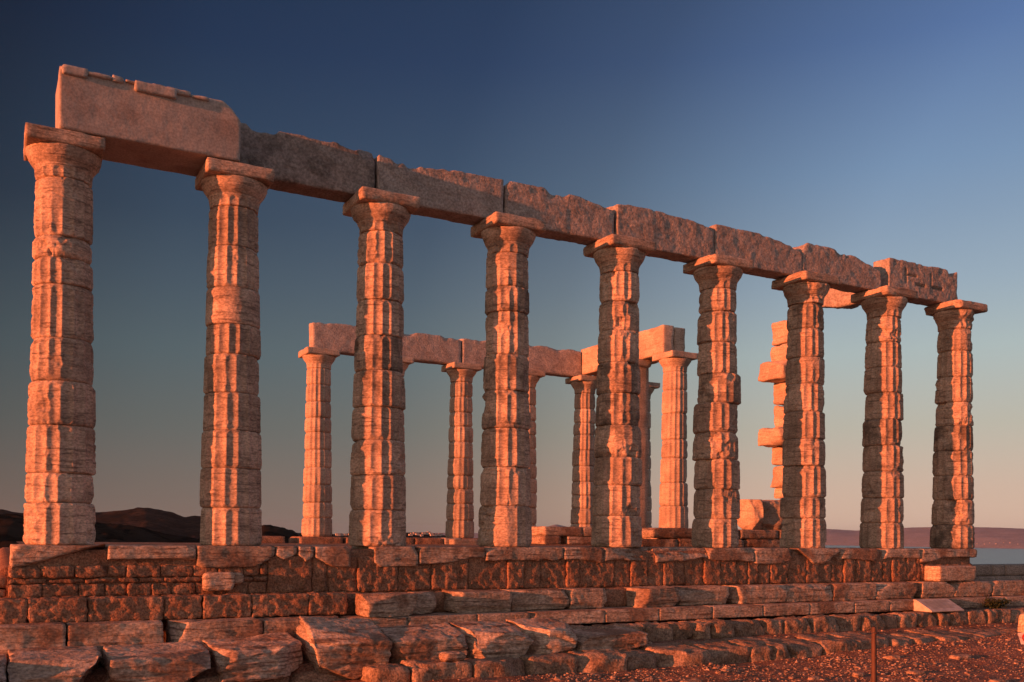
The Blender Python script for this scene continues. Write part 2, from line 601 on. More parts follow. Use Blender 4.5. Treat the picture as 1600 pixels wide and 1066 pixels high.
SP = 2.522
H0 = 6.06
JOINTS = [
    (853, [785, 737, 660, 589, 519, 432, 389, 354, 259]),
    (852, [791, 728, 668, 607, 545, 497, 438, 372, 307]),
    (853, [795, 739, 683, 630, 572, 515, 458, 400, 348]),
    (853, [788, 726, 664, 604, 546, 478, 438, 384]),
    (855, [805, 756, 711, 660, 609, 559, 508, 461, 414]),
    (856, [810, 763, 716, 673, 626, 579, 529, 480, 444]),
    (857, [809, 775, 724, 681, 637, 592, 549, 503, 462]),
    (857, [816, 776, 734, 692, 650, 607, 566, 526, 485]),
    (858, [820, 780, 741, 701, 661, 623, 583, 541, 505]),
]
LABELS = [
    'tall pale fluted column at the left end of the front row, nearest the camera',
    'second front column from the left, with one smooth unfluted drum above its middle',
    'third front column from the left, a dark blotched drum just above its middle',
    'fourth front column from the left, dark stained drums, standing before the back row of columns',
    'fifth front column from the left, with a crack running down a pale upper drum',
    'sixth front column from the left, with drums bulging out of line on its sides',
    'seventh front column from the left, hiding most of the ruined toothed pillar behind it',
    'eighth front column from the left, under the short block with slots in its face',
    'last front column at the right end of the row, with a broken worn capital',
]
OFFS = {5: {5: (.055, -.01, .02), 4: (-.03, 0, .02), 2: (.03, 0, .01), 1: (.03, 0, .0), 3: (-.02, 0, .02)},
        7: {4: (-.02, 0, .0), 5: (.035, 0, .0)}, 8: {6: (-.01, 0, .01), 0: (-.02, 0, .012)},
        3: {3: (0, 0, .01), 5: (.0, 0, -.006)}, 4: {2: (.02, 0, .015), 3: (.01, 0, .012)}}
DARKS = {0: {3: .45, 4: .5, 8: .1, 0: .05, 1: .05}, 1: {4: .55, 0: .1}, 2: {5: .98, 6: .6, 4: .8, 1: .5, 8: .45}, 3: {3: .8, 4: .85, 5: .65, 6: .95, 7: .5},
         4: {4: .9, 5: .98, 3: .7, 8: .6, 6: .3}, 5: {5: .95, 4: .55, 3: .6, 0: .5}, 6: {8: .85, 1: .6, 2: .5}, 7: {4: .95, 5: .45, 3: .65},
         8: {4: .98, 3: .8, 2: .65, 1: .7, 0: .85}}
ABC = {0: [((.2, -1, -.9), .56, .02)], 1: [((.9, -1, -.8), .62, .03)], 2: [((-1, -.6, -.7), .72, .05)],
       3: [((.5, -1, -.9), .60, .04)], 4: [((1, -.6, .5), .78, .05), ((.3, -1, -1), .58, .03)], 5: [((-.8, -1, .1), .90, .04)],
       6: [((-.6, -1, -.6), .80, .05)], 7: [((-1, .9, -.4), .88, .06), ((-.6, -1, -.5), .82, .05)],
       8: [((-1, -.8, .2), .66, .08), ((-1, .3, -.5), .52, .06), ((0, -1, .6), .50, .05), ((1, .2, 0), .40, .05)]}
for k, (yb, ys) in enumerate(JOINTS):
    js = [0.0] + [(yb - y) / (yb - ys[-1]) * (H0 - .63) for y in ys]
    column(SP * k, 0, 0, H0, js, LABELS[k], 'columns of the front row', 100 + k * 13, M_COL, wear=(.75, .5, .8, .75, .75, .95, .85, .85, .9)[k],
           offs=OFFS.get(k), darks=DARKS.get(k), smooth_drums=(6,) if k == 1 else (), ab_cuts=ABC.get(k, ()),
           cap_wear=(.25, .6, .8, .7, .8, .5, .9, .8, 1.0)[k], rb=.50 if k == 0 else .508,
           brights={0: 1.25, 1: 1.15} if k == 0 else None)

# back row
FAR_LAB = ['free left end column of the back row, seen right of the second front column',
           'back row column almost hidden behind the third front column',
           'back row column standing clear between the third and fourth front columns',
           'back row column whose right edge shows beside the fourth front column',
           'back row column under the corner of the beams, left of the fifth front column',
           'far lone back row column with no beam on top, left of the porch column']
FN = 14.2
for i in range(6):
    u = 8.2 + SP * i
    nd = 10
    rr = random.Random(i + 900)
    js = [0.0]
    for j in range(nd):
        js.append(js[-1] + rr.uniform(.85, 1.15))
    js = [j / js[-1] * (5.97 - .6) for j in js]
    column(u, FN, .10, 5.97, js, FAR_LAB[i], 'columns of the back row', 400 + i * 17, M_FAR, n_th=96, wear=(.35, .6, .65, .7, .55, .6)[i],
           rb=.50, rtop=.39, step=.06, cap_wear=(.1, .5, .5, .5, .6, .5)[i], cap_h=.6,
           ab_cuts=[] if i == 0 else [((-1, -.7, -.3), .78, .05)])
js = [0, .75, 1.5, 2.3, 2.9, 3.75, 4.5, 5.1]
column(18.55, 9.15, .46, 5.70, js, 'bright lit porch column under the ends of two broken beam slabs', None, 611, M_FAR, n_th=112, wear=.3,
       rb=.475, rtop=.39, step=.05, cap_wear=.15, cap_h=.6, darks={4: .5, 3: .25})

# ------------------------------------------------------------------ architrave blocks
T0 = H0 + .012
beams = [
    # u0, u1, n0, n1, top, cuts, label, material, dark, bright
    (-.10, 2.50, -.545, .50, 6.98, [((.68, 0, .73), 1.01, .05)], 'smooth pale end block of the front beam, over the two leftmost columns',
     M_SMOOTH, .22, .92),
    (2.53, 4.92, -.02, .48, 6.91, [((.25, -1, .55), .55, .06), ((1, 0, 1), 1.52, .05)], 'dark grey beam block set back beside the smooth pale end block', M_BEAM, .72, .80),
    (4.97, 7.45, -.03, .48, 6.86, [((0, -1, .55), .44, .05), ((-1, 0, 1), 1.55, .05)], 'rough beam block with a long horizontal crack, over the third and fourth columns', M_BEAM, .3, 1.0),
    (7.50, 9.95, -.02, .47, 6.87, [((.15, 0, 1), .40, .06)], 'rough beam block spanning from the fourth to the fifth front column', M_BEAM, .25, 1.0),
    (10.0, 12.49, -.03, .47, 6.88, [((.1, -.5, 1), .45, .06)], 'rough beam block spanning from the fifth to the sixth front column', M_BEAM, .25, .96),
    (12.52, 15.0, -.02, .47, 6.86, [((-1, -.9, .8), 1.18, .05), ((.2, -.3, 1), .44, .07)], 'beam block with a hollow broken left corner, over the sixth and seventh columns', M_BEAM, .2, 1.0),
    (15.02, 17.55, -.02, .47, 6.87, [((1, 0, .42), 1.10, .05), ((.3, -.3, 1), .45, .07)], 'beam block with a slanting broken right end, before the gap in the beam', M_BEAM, .2, 1.0),
]
for i, (a, b, n0, n1, top, cuts, lab, mt, dk, br) in enumerate(beams):
    V, F = worn((a, n0, T0), (b, n1, top), res=.032, bevel=.016 if i == 0 else .022, rough=.004 if i == 0 else .014, cuts=cuts, seed=30 + i,
                pits=.004 if i == 0 else .012, warp=.01, crest=.03 if i == 0 else .20)
    o = to_obj('architrave_block', V, F, mt)
    tag(o, lab, 'beam block', 'blocks of the front beam')
    look(o, dk, br)
    if i == 0:
        # remains of the crowning fillet along the top edge
        fr = []
        x = a + .02
        rr = random.Random(4)
        while x < 1.95:
            L = rr.uniform(.12, .4)
            if rr.random() < .86:
                fr.append(worn((x, n0 - .045, top - .10 + rr.uniform(0, .05)), (x + L, n0 + .25, top + rr.uniform(-.03, .02)), res=.035, bevel=.03,
                               rough=.015, seed=x))
            x += L + .01
        fr.append(worn((a + .03, n0 - .055, top - .13), (a + .38, n0 + .2, top + .01), res=.035, bevel=.02, seed=3))
        fr.append(worn((a + 1.02, n0 - .06, top - .155), (a + 1.62, n0 + .2, top - .01), res=.035, bevel=.012, seed=5))
        V, F = join(fr)
        f = to_obj('fillet', V, F, mt, o)
        f.location = f.location
        look(f, .05, 1.0)

# last block with its cut slots
V, F = worn((17.78, -.03, T0), (20.24, .45, 6.92), res=.03, bevel=.03, rough=.018, seed=77, pits=.015, crest=.16,
            cuts=[((-1, .4, 1), 1.45, .06), ((1, 0, 2.2), 1.32, .05), ((-1, 0, -.6), 1.34, .03)])
c = np.array([19.01, .21, 6.496])
fx = (V[:, 1] < .03)
for (ua, ub, za, zb) in [(18.34, 18.39, 6.38, 6.72), (18.40, 18.75, 6.56, 6.60), (18.70, 19.05, 6.37, 6.42), (19.22, 19.27, 6.40, 6.72), (19.30, 19.68, 6.37, 6.42)]:
    m = fx & (V[:, 0] > ua) & (V[:, 0] < ub) & (V[:, 2] > za) & (V[:, 2] < zb)
    V[m, 1] += .09
o = to_obj('architrave_block', V, F, M_BEAM)
tag(o, 'short beam block with slots cut in its face, alone over the two rightmost columns', 'beam block', 'blocks of the front beam')
look(o, .2, 1.0)

# back beams
fb = [(7.98, 10.68, 7.02, [((-1, 0, 1), 1.62, .03)], 'back beam block with a lit left end, over the left end of the back row'),
      (10.72, 13.22, 7.02, [((1, 0, 1), 1.62, .03)], 'back beam block seen between the third and fourth front columns'),
      (13.27, 15.78, 7.03, [((-1, -.5, 1), 1.6, .05)], 'back beam block half hidden behind the fourth front column'),
      (15.83, 18.12, 7.08, [((-1, -.6, .6), 1.2, .06)], 'back beam block with a lit broken left corner, meeting the porch beam')]
for i, (a, b, top, cuts, lab) in enumerate(fb):
    V, F = worn((a, FN - .02, 6.085), (b, FN + .45, top), res=.07, bevel=.03, rough=.012, cuts=cuts, seed=60 + i, pits=.015, crest=.12)
    o = to_obj('architrave_block', V, F, M_BEAM)
    tag(o, lab, 'beam block', 'blocks of the back beam')
    look(o, .15, 1.15)
V, F = worn((18.15, 9.28, 6.175), (18.60, 14.3, 7.12), res=.07, bevel=.03, rough=.012, seed=71, cuts=[((-.2, -1, .9), 2.62, .05)])
o = to_obj('architrave_slab', V, F, M_FAR)
tag(o, 'bright lit slab joining the porch column to the back row', 'beam block', 'slabs of the porch beam')
look(o, .05, 1.05)
V, F = worn((18.66, 9.33, 6.175), (19.10, 14.3, 7.10), res=.07, bevel=.05, rough=.012, seed=72, cuts=[((1, -1, .9), 2.7, .05)])
o = to_obj('architrave_slab', V, F, M_FAR)
tag(o, 'round topped slab end, on the right of two over the porch column', 'beam block', 'slabs of the porch beam')
look(o, .1, 1.0)

# south anta: ruined pillar with blocks sticking out of it, and the slab that ties it to the front row
anta = empty('ruined_pillar', (17.6, 3.05, 1.2), 'ruined block pillar with two stones sticking out left, behind the seventh front column', 'pillar')
zz = [.43, 1.25, 1.55, 2.15, 2.63, 3.10, 3.75, 4.35, 4.83, 5.35, 5.98]
for i in range(len(zz) - 1):
    a = 17.46 + [.0, .08, -.05, -.02, -.50, .06, .0, -.50, -.06, -.04][i]
    b = 18.40 + [.0, .0, .02, -.05, .04, .0, .06, .0, .05, -.02][i]
    if i == 0:
        a = 17.6
    V, F = worn((a, 2.62, zz[i] + .006), (b, 3.5, zz[i + 1]), res=.055, bevel=.055, rough=.03, seed=200 + i, warp=.05, strata=.012, pits=.03,
                cuts=([((-1, 0, 1), .95, .05)] if i == 9 else []) + fractures((a, 2.62, zz[i]), (b, 3.5, zz[i + 1]), 4, i + 300, .04, .16))
    look(to_obj('pillar_block', V, F, M_FAR, anta), .1, 1.05)
V, F = worn((17.95, .52, 6.09), (18.45, 3.4, 6.86), res=.08, bevel=.05, rough=.02, seed=220, cuts=[((0, .2, -1), .30, .05)])
o = to_obj('architrave_slab', V, F, M_BEAM)
tag(o, 'slab running back from the eighth front column to the ruined pillar', 'beam block')
look(o, .2, 1.0)

# north anta pier behind
V, F = worn((18.0, 10.5, .5), (18.5, 11.2, 6.06), res=.12, bevel=.03, rough=.012, seed=230)
pier = empty('square_pier', (18.25, 10.85, .5), 'square stone pier close behind the bright porch column', 'pillar')
o = to_obj('shaft', V, F, M_FAR, pier)
look(o, .35, .95)
V, F = worn((17.92, 10.42, 5.92), (18.56, 11.28, 6.165), res=.08, bevel=.02, seed=231)
look(to_obj('pier_capital', V, F, M_FAR, pier), .2, .95)

# two boulders of broken wall marble
for i, (x0, x1, h, lab) in enumerate([(15.98, 16.42, .78, 'narrower of two upright broken marble pieces on the low inner wall'),
                                      (16.44, 17.45, .79, 'wider of two upright broken marble pieces on the low inner wall')]):
    V, F = worn((x0, 2.62, .435), (x1, 3.3, .435 + h), res=.03, bevel=.20, rough=.03, seed=240 + i, warp=.10, pits=.03, tilt=(0, .05 * (1 - 2 * i), .35 - .5 * i), cuts=[((-1, -.9, .25), .44 if i else .30, .10, 2), ((1, -.8, .1), .52 if i else .30, .08, 2), ((-.2, -1, -.8), .40, .08, 2)])
    V[:, 2] = np.minimum(V[:, 2], .435 + h - .02)
    look(tag(to_obj('marble_fragment', V, F, M_FAR), lab, 'stone', 'broken marble by the ruined pillar'), .05, 1.0)

# cella wall remains
wallS = empty('inner_wall', (15, 3, -.05), 'low dark stone wall base running under the ruined pillar inside the temple', 'wall')
for i, (a, b, z0, z1, cuts) in enumerate([(12.55, 13.65, -.06, .16, [((-1, 0, 1.6), .42, .05)]), (13.67, 14.62, -.06, .18, []), (14.64, 15.75, -.06, .17, []),
                                    (15.77, 17.2, -.06, .18, []), (17.22, 18.5, -.06, .18, []),
                                    (12.9, 14.3, .185, .43, [((-1, 0, 1.8), .40, .06)]), (14.32, 15.6, .185, .42, []), (15.62, 16.9, .19, .42, []), (16.92, 18.5, .19, .425, [])]):
    V, F = worn((a, 2.6, z0), (b, 3.5, z1), res=.06, bevel=.04, rough=.02, seed=260 + i, cuts=cuts)
    look(to_obj('wall_block', V, F, M_STEP, wallS), .35, .8)
wallN = empty('inner_wall', (16, 10.4, -.05), 'low inner wall base with a bright lit left end, right of the fourth front column', 'wall')
for i, (a, b, z0, z1) in enumerate([(14.2, 15.6, .2, .5), (15.62, 17.0, .2, .5), (17.02, 18.6, .2, .5), (14.18, 14.8, -.06, .195), (15.05, 16.7, -.06, .195), (16.72, 18.6, -.06, .195)]):
    V, F = worn((a, 10.0, z0), (b, 10.9, z1), res=.07, bevel=.025, rough=.012, seed=270 + i)
    look(to_obj('wall_block', V, F, M_STEP, wallN), .15, 1.0)
V, F = worn((17.95, 8.0, -.06), (19.4, 10.0, .455), res=.1, bevel=.04, rough=.015, seed=280)
look(tag(to_obj('base_block', V, F, M_STEP), 'large low base block under the bright porch column', 'stone block'), .2, .9)

# back row base blocks
bl = [(6.15, 7.0, .10), (7.45, 8.85, .095), (8.95, 10.3, .09), (10.32, 11.3, .09), (11.32, 12.35, .09), (12.38, 13.0, .10), (13.02, 14.6, .09), (14.62, 16.4, .09),
      (16.42, 18.0, .09), (18.02, 19.8, .09), (19.82, 21.6, .09)]
blab = ['small brown base block at the far left end of the back row', 'brown base block under the free left end column of the back row',
        'brown base block right of the free end column of the back row', 'brown base block showing right of the third front column',
        'brown base block left of the clear standing back row column', 'narrow base block at the foot of the clear standing back row column',
        'base block of the back row left of the fourth front column', 'base block of the back row behind the fourth front column',
        'base block under the corner column of the back row', 'base block of the back row behind the low inner wall',
        'base block under the far lone column with no beam']
for i, (a, b, t) in enumerate(bl):
    V, F = worn((a, 13.55, -.32), (b, 14.9, t), res=.08, bevel=.035, rough=.02, seed=300 + i)
    look(tag(to_obj('base_block', V, F, M_POROS if i not in (5,) else M_FAR), blab[i], 'stone block', 'base blocks of the back row'), .2, 1.1)
V, F = worn((12.55, 13.2, -.3), (13.5, 13.56, .06), res=.07, bevel=.03, rough=.015, seed=320)
look(tag(to_obj('marble_fragment', V, F, M_FAR), 'orange lit block lying before the back row, left of the fourth front column', 'stone'), .05, .8)

# ------------------------------------------------------------------ stylobate: the broken marble course the front row stands on
BT = ((0, -.12, -1), .13, .10, 2.6)       # ragged lower edge
sty = [
    (-.66, .60, [((.28, -.25, -1), .115, .03, 2)], 'left end marble slab under the first front column, broken away below', .05, 1.15),
    (.62, 1.88, [((0, -.2, -1), .15, .05, 1.5)], 'pale marble slab between the first and second front columns', .1, 1.1),
    (1.90, 3.10, [((.75, -.2, -1), .42, .05, 2), ((-.5, 0, -1), .40, .03, 2)], 'reddish slab under the second front column, with a broken lower right corner', .3, .8),
    (3.12, 3.46, [((.5, -.2, -1), .14, .03, 3), ((-.5, -.2, -1), .17, .03, 3)], 'left one of three short patch stones right of the second front column', .15, 1.15),
    (3.48, 3.74, [((.7, -.2, -1), .15, .03, 3), ((-.7, -.2, -1), .15, .03, 3)], 'smallest of three short patch stones, with rounded lower corners', .15, 1.1),
    (3.76, 4.36, [((-.5, -.2, -1), .24, .03, 3)], 'pitted right one of three short patch stones left of the third front column', .45, 1.1),
    (4.78, 5.58, [((-.9, -.2, -1), .42, .05, 2)], 'slab with a broken left corner right under the third front column', .25, .9),
    (5.60, 6.87, [((.08, -.15, -1), .165, .06, 2.2)], 'long brown slab with a lit left edge, between the third and fourth columns', .3, .85),
    (6.89, 8.50, [BT], 'marble slab with a ragged lower edge under the fourth front column', .3, .9),
    (8.52, 9.40, [((-.05, -.15, -1), .155, .07, 2.2)], 'short slab between the fourth and fifth front columns', .25, .95),
    (9.42, 10.62, [((.03, -.15, -1), .155, .08, 2.2), ((.2, -1, .9), .42, .07)], 'slab with a chipped upper edge under the fifth front column', .3, .85),
    (10.64, 11.94, [((.05, -.15, -1), .16, .06, 2.2), ((0, -1, 1), .42, .07)], 'slab with shiny broken top edge left of the sixth front column', .3, .9),
    (11.96, 13.17, [((-.04, -.12, -1), .165, .04, 2.2)], 'flat dressed slab under the sixth front column', .15, .95),
    (13.19, 14.38, [((.35, -.15, -1), .30, .05, 2), ((.9, -.4, .6), .58, .05)], 'slab between the sixth and seventh columns with a worn right end', .2, .9),
    (14.40, 15.68, [((-.6, -.3, -1), .36, .04, 2), ((.5, -.3, -1), .34, .04, 2)], 'slab with both lower corners rounded under the seventh front column', .15, 1.0),
    (15.70, 16.90, [((-.04, -.15, -1), .17, .06, 2.2), ((.6, -.2, -1), .42, .05, 2)], 'worn slab between the seventh and eighth front columns', .25, 1.0),
    (16.92, 18.28, [BT, ((-.8, -.6, .4), .68, .05)], 'lumpy slab with a lit left corner under the eighth front column', .3, .95),
    (18.30, 20.34, [((.05, -.2, -1), .165, .10, 1.6), ((1, -.6, -.3), 1.12, .08)], 'right end slab with hollows beneath it under the last front column', .3, 1.0),
]
for i, (a, b, cuts, lab, dk, br) in enumerate(sty):
    V, F = worn((a, -.6, -.34), (b, .62, 0 - .002), res=.035, bevel=.016 + (.02 if i > 12 else 0), rough=.010, cuts=cuts + fractures((a, -.6, -.34), (b, .62, 0), 2, i + 70, .02, .09), seed=400 + i, pits=.006, strata=.009)
    look(tag(to_obj('stylobate_slab', V, F, M_STEP), lab, 'stone slab', 'slabs the front row stands on'), dk, br)

# ------------------------------------------------------------------ foundation walls (rough brown poros)
rr = random.Random(5)
P = []
x = -.68
while x < 3.0:                                     # small coursed stones at the left
    for (z0, z1) in ((-.47, -.335), (-.60, -.475), (-.76, -.605)):
        pass
    x = 99
for (z0, z1, w0, w1) in ((-.475, -.30, .26, .5), (-.56, -.48, .3, .55), (-.76, -.565, .28, .5)):
    x = -.68
    while x < 2.95:
        w = rr.uniform(w0, w1)
        P.append(worn((x, -.545 - rr.uniform(0, .03), z0), (min(x + w, 3.0) - .008, -.2, z1 - .004), res=.035, bevel=.02, rough=.03, rf=13, seed=x * 3 + z0, pits=.035))
        x += w
x = 3.0
while x < 18.2:                                    # single tall rough stones further right
    w = rr.uniform(.26, .52)
    if x < 9 and rr.random() < .35:
        w = rr.uniform(.5, .8)
    P.append(worn((x, -.525 - rr.uniform(0, .045), -.76), (min(x + w, 18.32) - .006, -.15, -.16), res=.035, bevel=.02, rough=.034, seed=x * 3, pits=.035, freq=5, rf=13))
    x += w
P.append(worn((-.62, -.505, -1.2), (20.2, .5, -.06), res=.09, bevel=.02, rough=.03, seed=9, pits=.02))    # core
P.append(worn((18.34, -.55, -.76), (20.36, .1, -.36), res=.05, bevel=.04, rough=.03, seed=10, pits=.02))
P.append(worn((2.9, -.72, -1.14), (20.3, -.4, -.78), res=.08, bevel=.02, rough=.04, seed=12, pits=.04))
V, F = join(P)
look(tag(to_obj('foundation_wall', V, F, M_POROS), 'long rough brown foundation wall under the slabs of the front row', 'wall'), .25, 1.0)
P = []
x = -4.2
while x < 4.15:
    w = rr.uniform(.55, 1.3)
    e = min(x + w, 4.2)
    P.append(worn((x, -.93 - rr.uniform(0, .03), -1.10), (e - .008, -.5, -.755), res=.035, bevel=.02, rough=.034, rf=13, seed=x * 5, pits=.035))
    x += w
V, F = join(P)
look(tag(to_obj('foundation_wall', V, F, M_POROS), 'lower brown course of rough blocks at the left, above the pale long slabs', 'wall'), .2, 1.1)
P = []
for (z0, z1) in ((-.62, -.46), (-.76, -.63)):
    x = -4.3
    while x < -.75:
        w = rr.uniform(.3, .55)
        P.append(worn((x, -.5, z0), (min(x + w, -.70) - .012, .1, z1), res=.05, bevel=.03, rough=.025, seed=x + z0, pits=.02))
        x += w
V, F = join(P)
look(tag(to_obj('foundation_wall', V, F, M_POROS), 'short low stone wall at the left edge beyond the end slab', 'wall'), .1, 1.3)
V, F = worn((1.98, -.70, -.70), (2.46, -.35, -.41), res=.04, bevel=.03, rough=.02, seed=500, cuts=[((-1, 0, .9), .27, .05), ((1, 0, -.3), .22, .04)])
look(tag(to_obj('marble_fragment', V, F, M_STEP), 'grey marble fragment stuck in the brown wall below the second front column', 'stone'), .3, 1.1)
V, F = worn((2.44, -.66, -.60), (2.60, -.4, -.42), res=.035, bevel=.06, rough=.01, seed=501)
look(tag(to_obj('marble_fragment', V, F, M_STEP), 'small rounded pebble like stone in the brown wall beside the grey fragment', 'stone'), .1, 1.1)

V, F = worn((18.45, -1.0, -.755), (19.75, -.56, -.40), res=.045, bevel=.015, rough=.006, seed=505, groove=(.0, .22, .02))
look(tag(to_obj('step_block', V, F, M_STEP), 'dressed block with a bright lit left face, below the last front column', 'stone block'), .05, 1.1)

# ------------------------------------------------------------------ second step: displaced marble blocks
s2 = [
    (4.36, 5.26, -1.36, [((1, -.2, -1), .55, .05), ((.3, -.5, 1), .42, .03)], (0, .0, .13), 'block with a bright orange broken left end, leftmost of the marble step blocks', .25, .95, .5),
    (5.32, 5.76, -1.0, [((1, 0, -1), .26, .03)], (0, 0, 0), 'small short step block beside the orange ended block', .2, .9, .3),
    (6.02, 7.17, -1.08, [((-1, -.6, .3), .50, .06), ((-.8, 0, -1), .50, .04)], (.05, .01, .02), 'tilted step block with a lit chipped upper left corner', .2, .95, .5),
    (7.20, 8.40, -1.0, [((.9, 0, -1), .62, .04), ((.8, -.5, .8), .60, .05)], (0, 0, 0), 'step block with dark smears, below the fourth front column', .4, .95, .5),
    (8.42, 9.27, -1.0, [((1, -.2, -.4), .40, .05)], (0, 0, 0), 'short step block with a rounded broken right end', .2, .9, .5),
    (9.86, 10.90, -1.10, [((-1, -.75, .35), .42, .04), ((.8, 0, -1), .50, .04)], (.03, -.02, .06), 'tilted triangular broken step block with a lit left edge', .2, .95, .55),
    (10.93, 12.16, -1.0, [((1, -.6, .3), .64, .05), ((-.4, -.6, 1), .33, .06)], (0, 0, 0), 'dark blotched step block below the sixth front column', .5, .95, .5),
    (12.34, 13.71, -1.02, [((.9, 0, -1), .74, .03), ((-1, -.8, .2), .80, .03)], (0, 0, 0), 'clean cut step block with a lit slanting left end', .1, .95, .5),
    (13.73, 15.04, -1.0, [((0, -.5, 1), .22, .05)], (0, 0, 0), 'step block with a rough top, below the seventh front column', .25, .95, .5),
    (15.06, 16.37, -1.0, [], (0, 0, 0), 'smooth step block right of the seventh front column', .1, .95, .5),
    (16.39, 17.70, -1.0, [], (0, 0, 0), 'long step block just left of the dark slot, below the eighth column', .15, .95, .5),
    (17.86, 18.98, -1.0, [((.8, 0, -1), .60, .04), ((0, -.6, 1), .26, .06)], (0, 0, 0), 'chipped step block directly behind the white reading panel', .25, 1.1, .5),
    (19.00, 20.30, -1.0, [((1, 0, -1), .66, .03)], (0, 0, 0), 'step block right of the reading panel with a broken lower right corner', .1, 1.0, .5),
    (20.36, 21.7, -1.0, [((1, -.3, 1), .62, .06), ((1, 0, -1), .74, .05)], (0, 0, 0), 'last step block at the right, sloping down to its end', .15, 1.05, .5),
]
for i, (a, b, n0, cuts, tilt, lab, dk, br, dep) in enumerate(s2):
    V, F = worn((a, n0, -1.125), (b, n0 + dep, -.765), res=.032, bevel=.012, rough=.010, cuts=cuts + fractures((a, n0, -1.125), (b, n0 + dep, -.765), 3, i + 40, .02, .13), seed=520 + i, tilt=tilt, groove=(.0, .27, .028), pits=.005, strata=.010)
    look(tag(to_obj('step_block', V, F, M_STEP), lab, 'stone block', 'marble blocks of the upper step'), dk, br)

# ------------------------------------------------------------------ third step: long smooth course
s3 = [4.1, 5.10, 6.37, 7.39, 8.96, 10.18, 11.46, 12.76, 14.03, 15.33, 16.41, 17.87, 20.35, 22.6]
s3l = ['low step slab behind the two big tilted foreground blocks', 'low step slab with a long dark streak, below the orange ended block',
       'low step slab below the tilted chipped block', 'low step slab with a small tuft of dry stalks on it', 'plain low step slab with a dark smear, in the middle of the course',
       'low step slab with a dark streak right of the middle of the course', 'pale low step slab below the clean cut step block', 'low step slab left of the notch, below the seventh column',
       'plain dressed low step slab right below the seventh front column', 'short low step slab with a dark left edge', 'low step slab with a pale scar on its face',
       'long low step slab behind the white reading panel', 'low step slab behind the green plant, at the right edge']
for i in range(13):
    V, F = worn((s3[i] + .006, -1.33, -1.365), (s3[i + 1] - .006, -.7, -1.135), res=.035, bevel=.010, rough=.006, seed=560 + i, strata=.007,
                cuts=[((-1, -.6, .5), .70 if i != 7 else .60, .03)] if i in (3, 8) else [])
    look(tag(to_obj('step_slab', V, F, M_STEP), s3l[i], 'stone slab', 'slabs of the lower step'), [.3, .35, .2, .3, .4, .35, .15, .25, .1, .2, .25, .15, .15][i], [.95, .9, 1, 1.05, 1, .95, 1.05, .95, .92, .95, .95, .9, 1][i])
s3b = [(-4.2, -1.9, 'long pale slab of the left step, mostly outside the left edge'), (-1.88, .02, 'weathered long slab at the left edge, below the brown course'),
       (.04, 1.30, 'pale long slab left of the dark notch'), (1.42, 2.72, 'long slab right of the dark notch with a hollow under it'), (2.74, 4.02, 'long slab left of the big tilted block')]
for i, (a, b, lab) in enumerate(s3b):
    V, F = worn((a, -1.40, -1.62), (b, -.7, -1.075 - .01 * i), res=.035, bevel=.015, rough=.012, seed=590 + i, pits=.01, strata=.014,
                cuts=fractures((a, -1.4, -1.62), (b, -.7, -1.09), 3, i + 90, .02, .1) + [((-1, -.8, .4), .58, .05)] if i == 3 else ([((1, -.5, .4), .62, .05)] if i == 4 else []))
    look(tag(to_obj('step_slab', V, F, M_STEP), lab, 'stone slab', 'slabs of the left step'), .3, .98)

# ------------------------------------------------------------------ big displaced foreground blocks
fg = [
    ((-3.0, -2.66, -1.82), (-.72, -1.38, -1.44), [], (0, 0, 0), 'huge block cut off by the left edge of the photograph', .35, .9),
    ((-.70, -2.62, -1.86), (.40, -1.37, -1.42), [((1, -.4, -.75), .36, .06), ((0, -.8, 1), .52, .04)], (0.06, 0, 0), 'long pale block with its lower right corner broken off, at the left bottom', .35, 1.0),
    ((.47, -2.55, -1.82), (1.80, -1.38, -1.43), [((.55, -.2, -1), .34, .06, 1.5), ((0, -1, 1), .52, .06)], (.07, .0, 0), 'long block with a chipped top edge, below the first front column', .3, 1.02),
    ((1.86, -2.5, -1.82), (3.12, -1.38, -1.38), [((.8, -1.1, .05), .55, .05), ((0, -.7, 1), .45, .07), ((.4, 0, -1), .30, .06)], (.07, -.04, .04), 'block with drilled holes in its pale face, left of the big tilted block', .45, 1.02),
    ((3.20, -2.5, -1.83), (4.36, -1.45, -1.20), [((.55, -.3, -1), .46, .06), ((-1, -.1, -.35), .56, .04)], (.22, .09, .02), 'largest tilted block with a groove along its face', .45, .98),
    ((4.44, -2.5, -1.74), (5.66, -1.6, -1.30), [((.12, -.2, -1), .22, .06), ((-1, 0, -.5), .62, .05)], (.16, -.03, -.02), 'tilted mottled block right of the largest tilted block', .5, .98),
    ((5.70, -2.55, -1.74), (6.80, -1.55, -1.27), [((-1, -1.5, -.1), .70, .05), ((.9, -.6, -.9), .50, .09), ((-.3, -1, -1.0), .50, .10), ((.5, -1, -1.2), .52, .10)], (.1, 0, .1), 'broken block with a bright lit hollowed face', .1, 1.15),
    ((6.78, -2.5, -1.74), (7.70, -1.5, -1.26), [((-1, -1, .3), .48, .08), ((1, -1, .6), .58, .09), ((0, -.9, -.6), .50, .07), ((.5, -.5, 1), .42, .07)], (.1, 0, -.05), 'craggy block with a lit jagged left edge', .25, 1.1),
    ((7.74, -2.45, -1.74), (9.12, -1.5, -1.42), [((0, -1.1, 1), .50, .05), ((1, -.2, -.5), .66, .06)], (.06, .0, .0), 'low long block with a sharp edge, rightmost of the big foreground blocks', .2, 1.05),
]
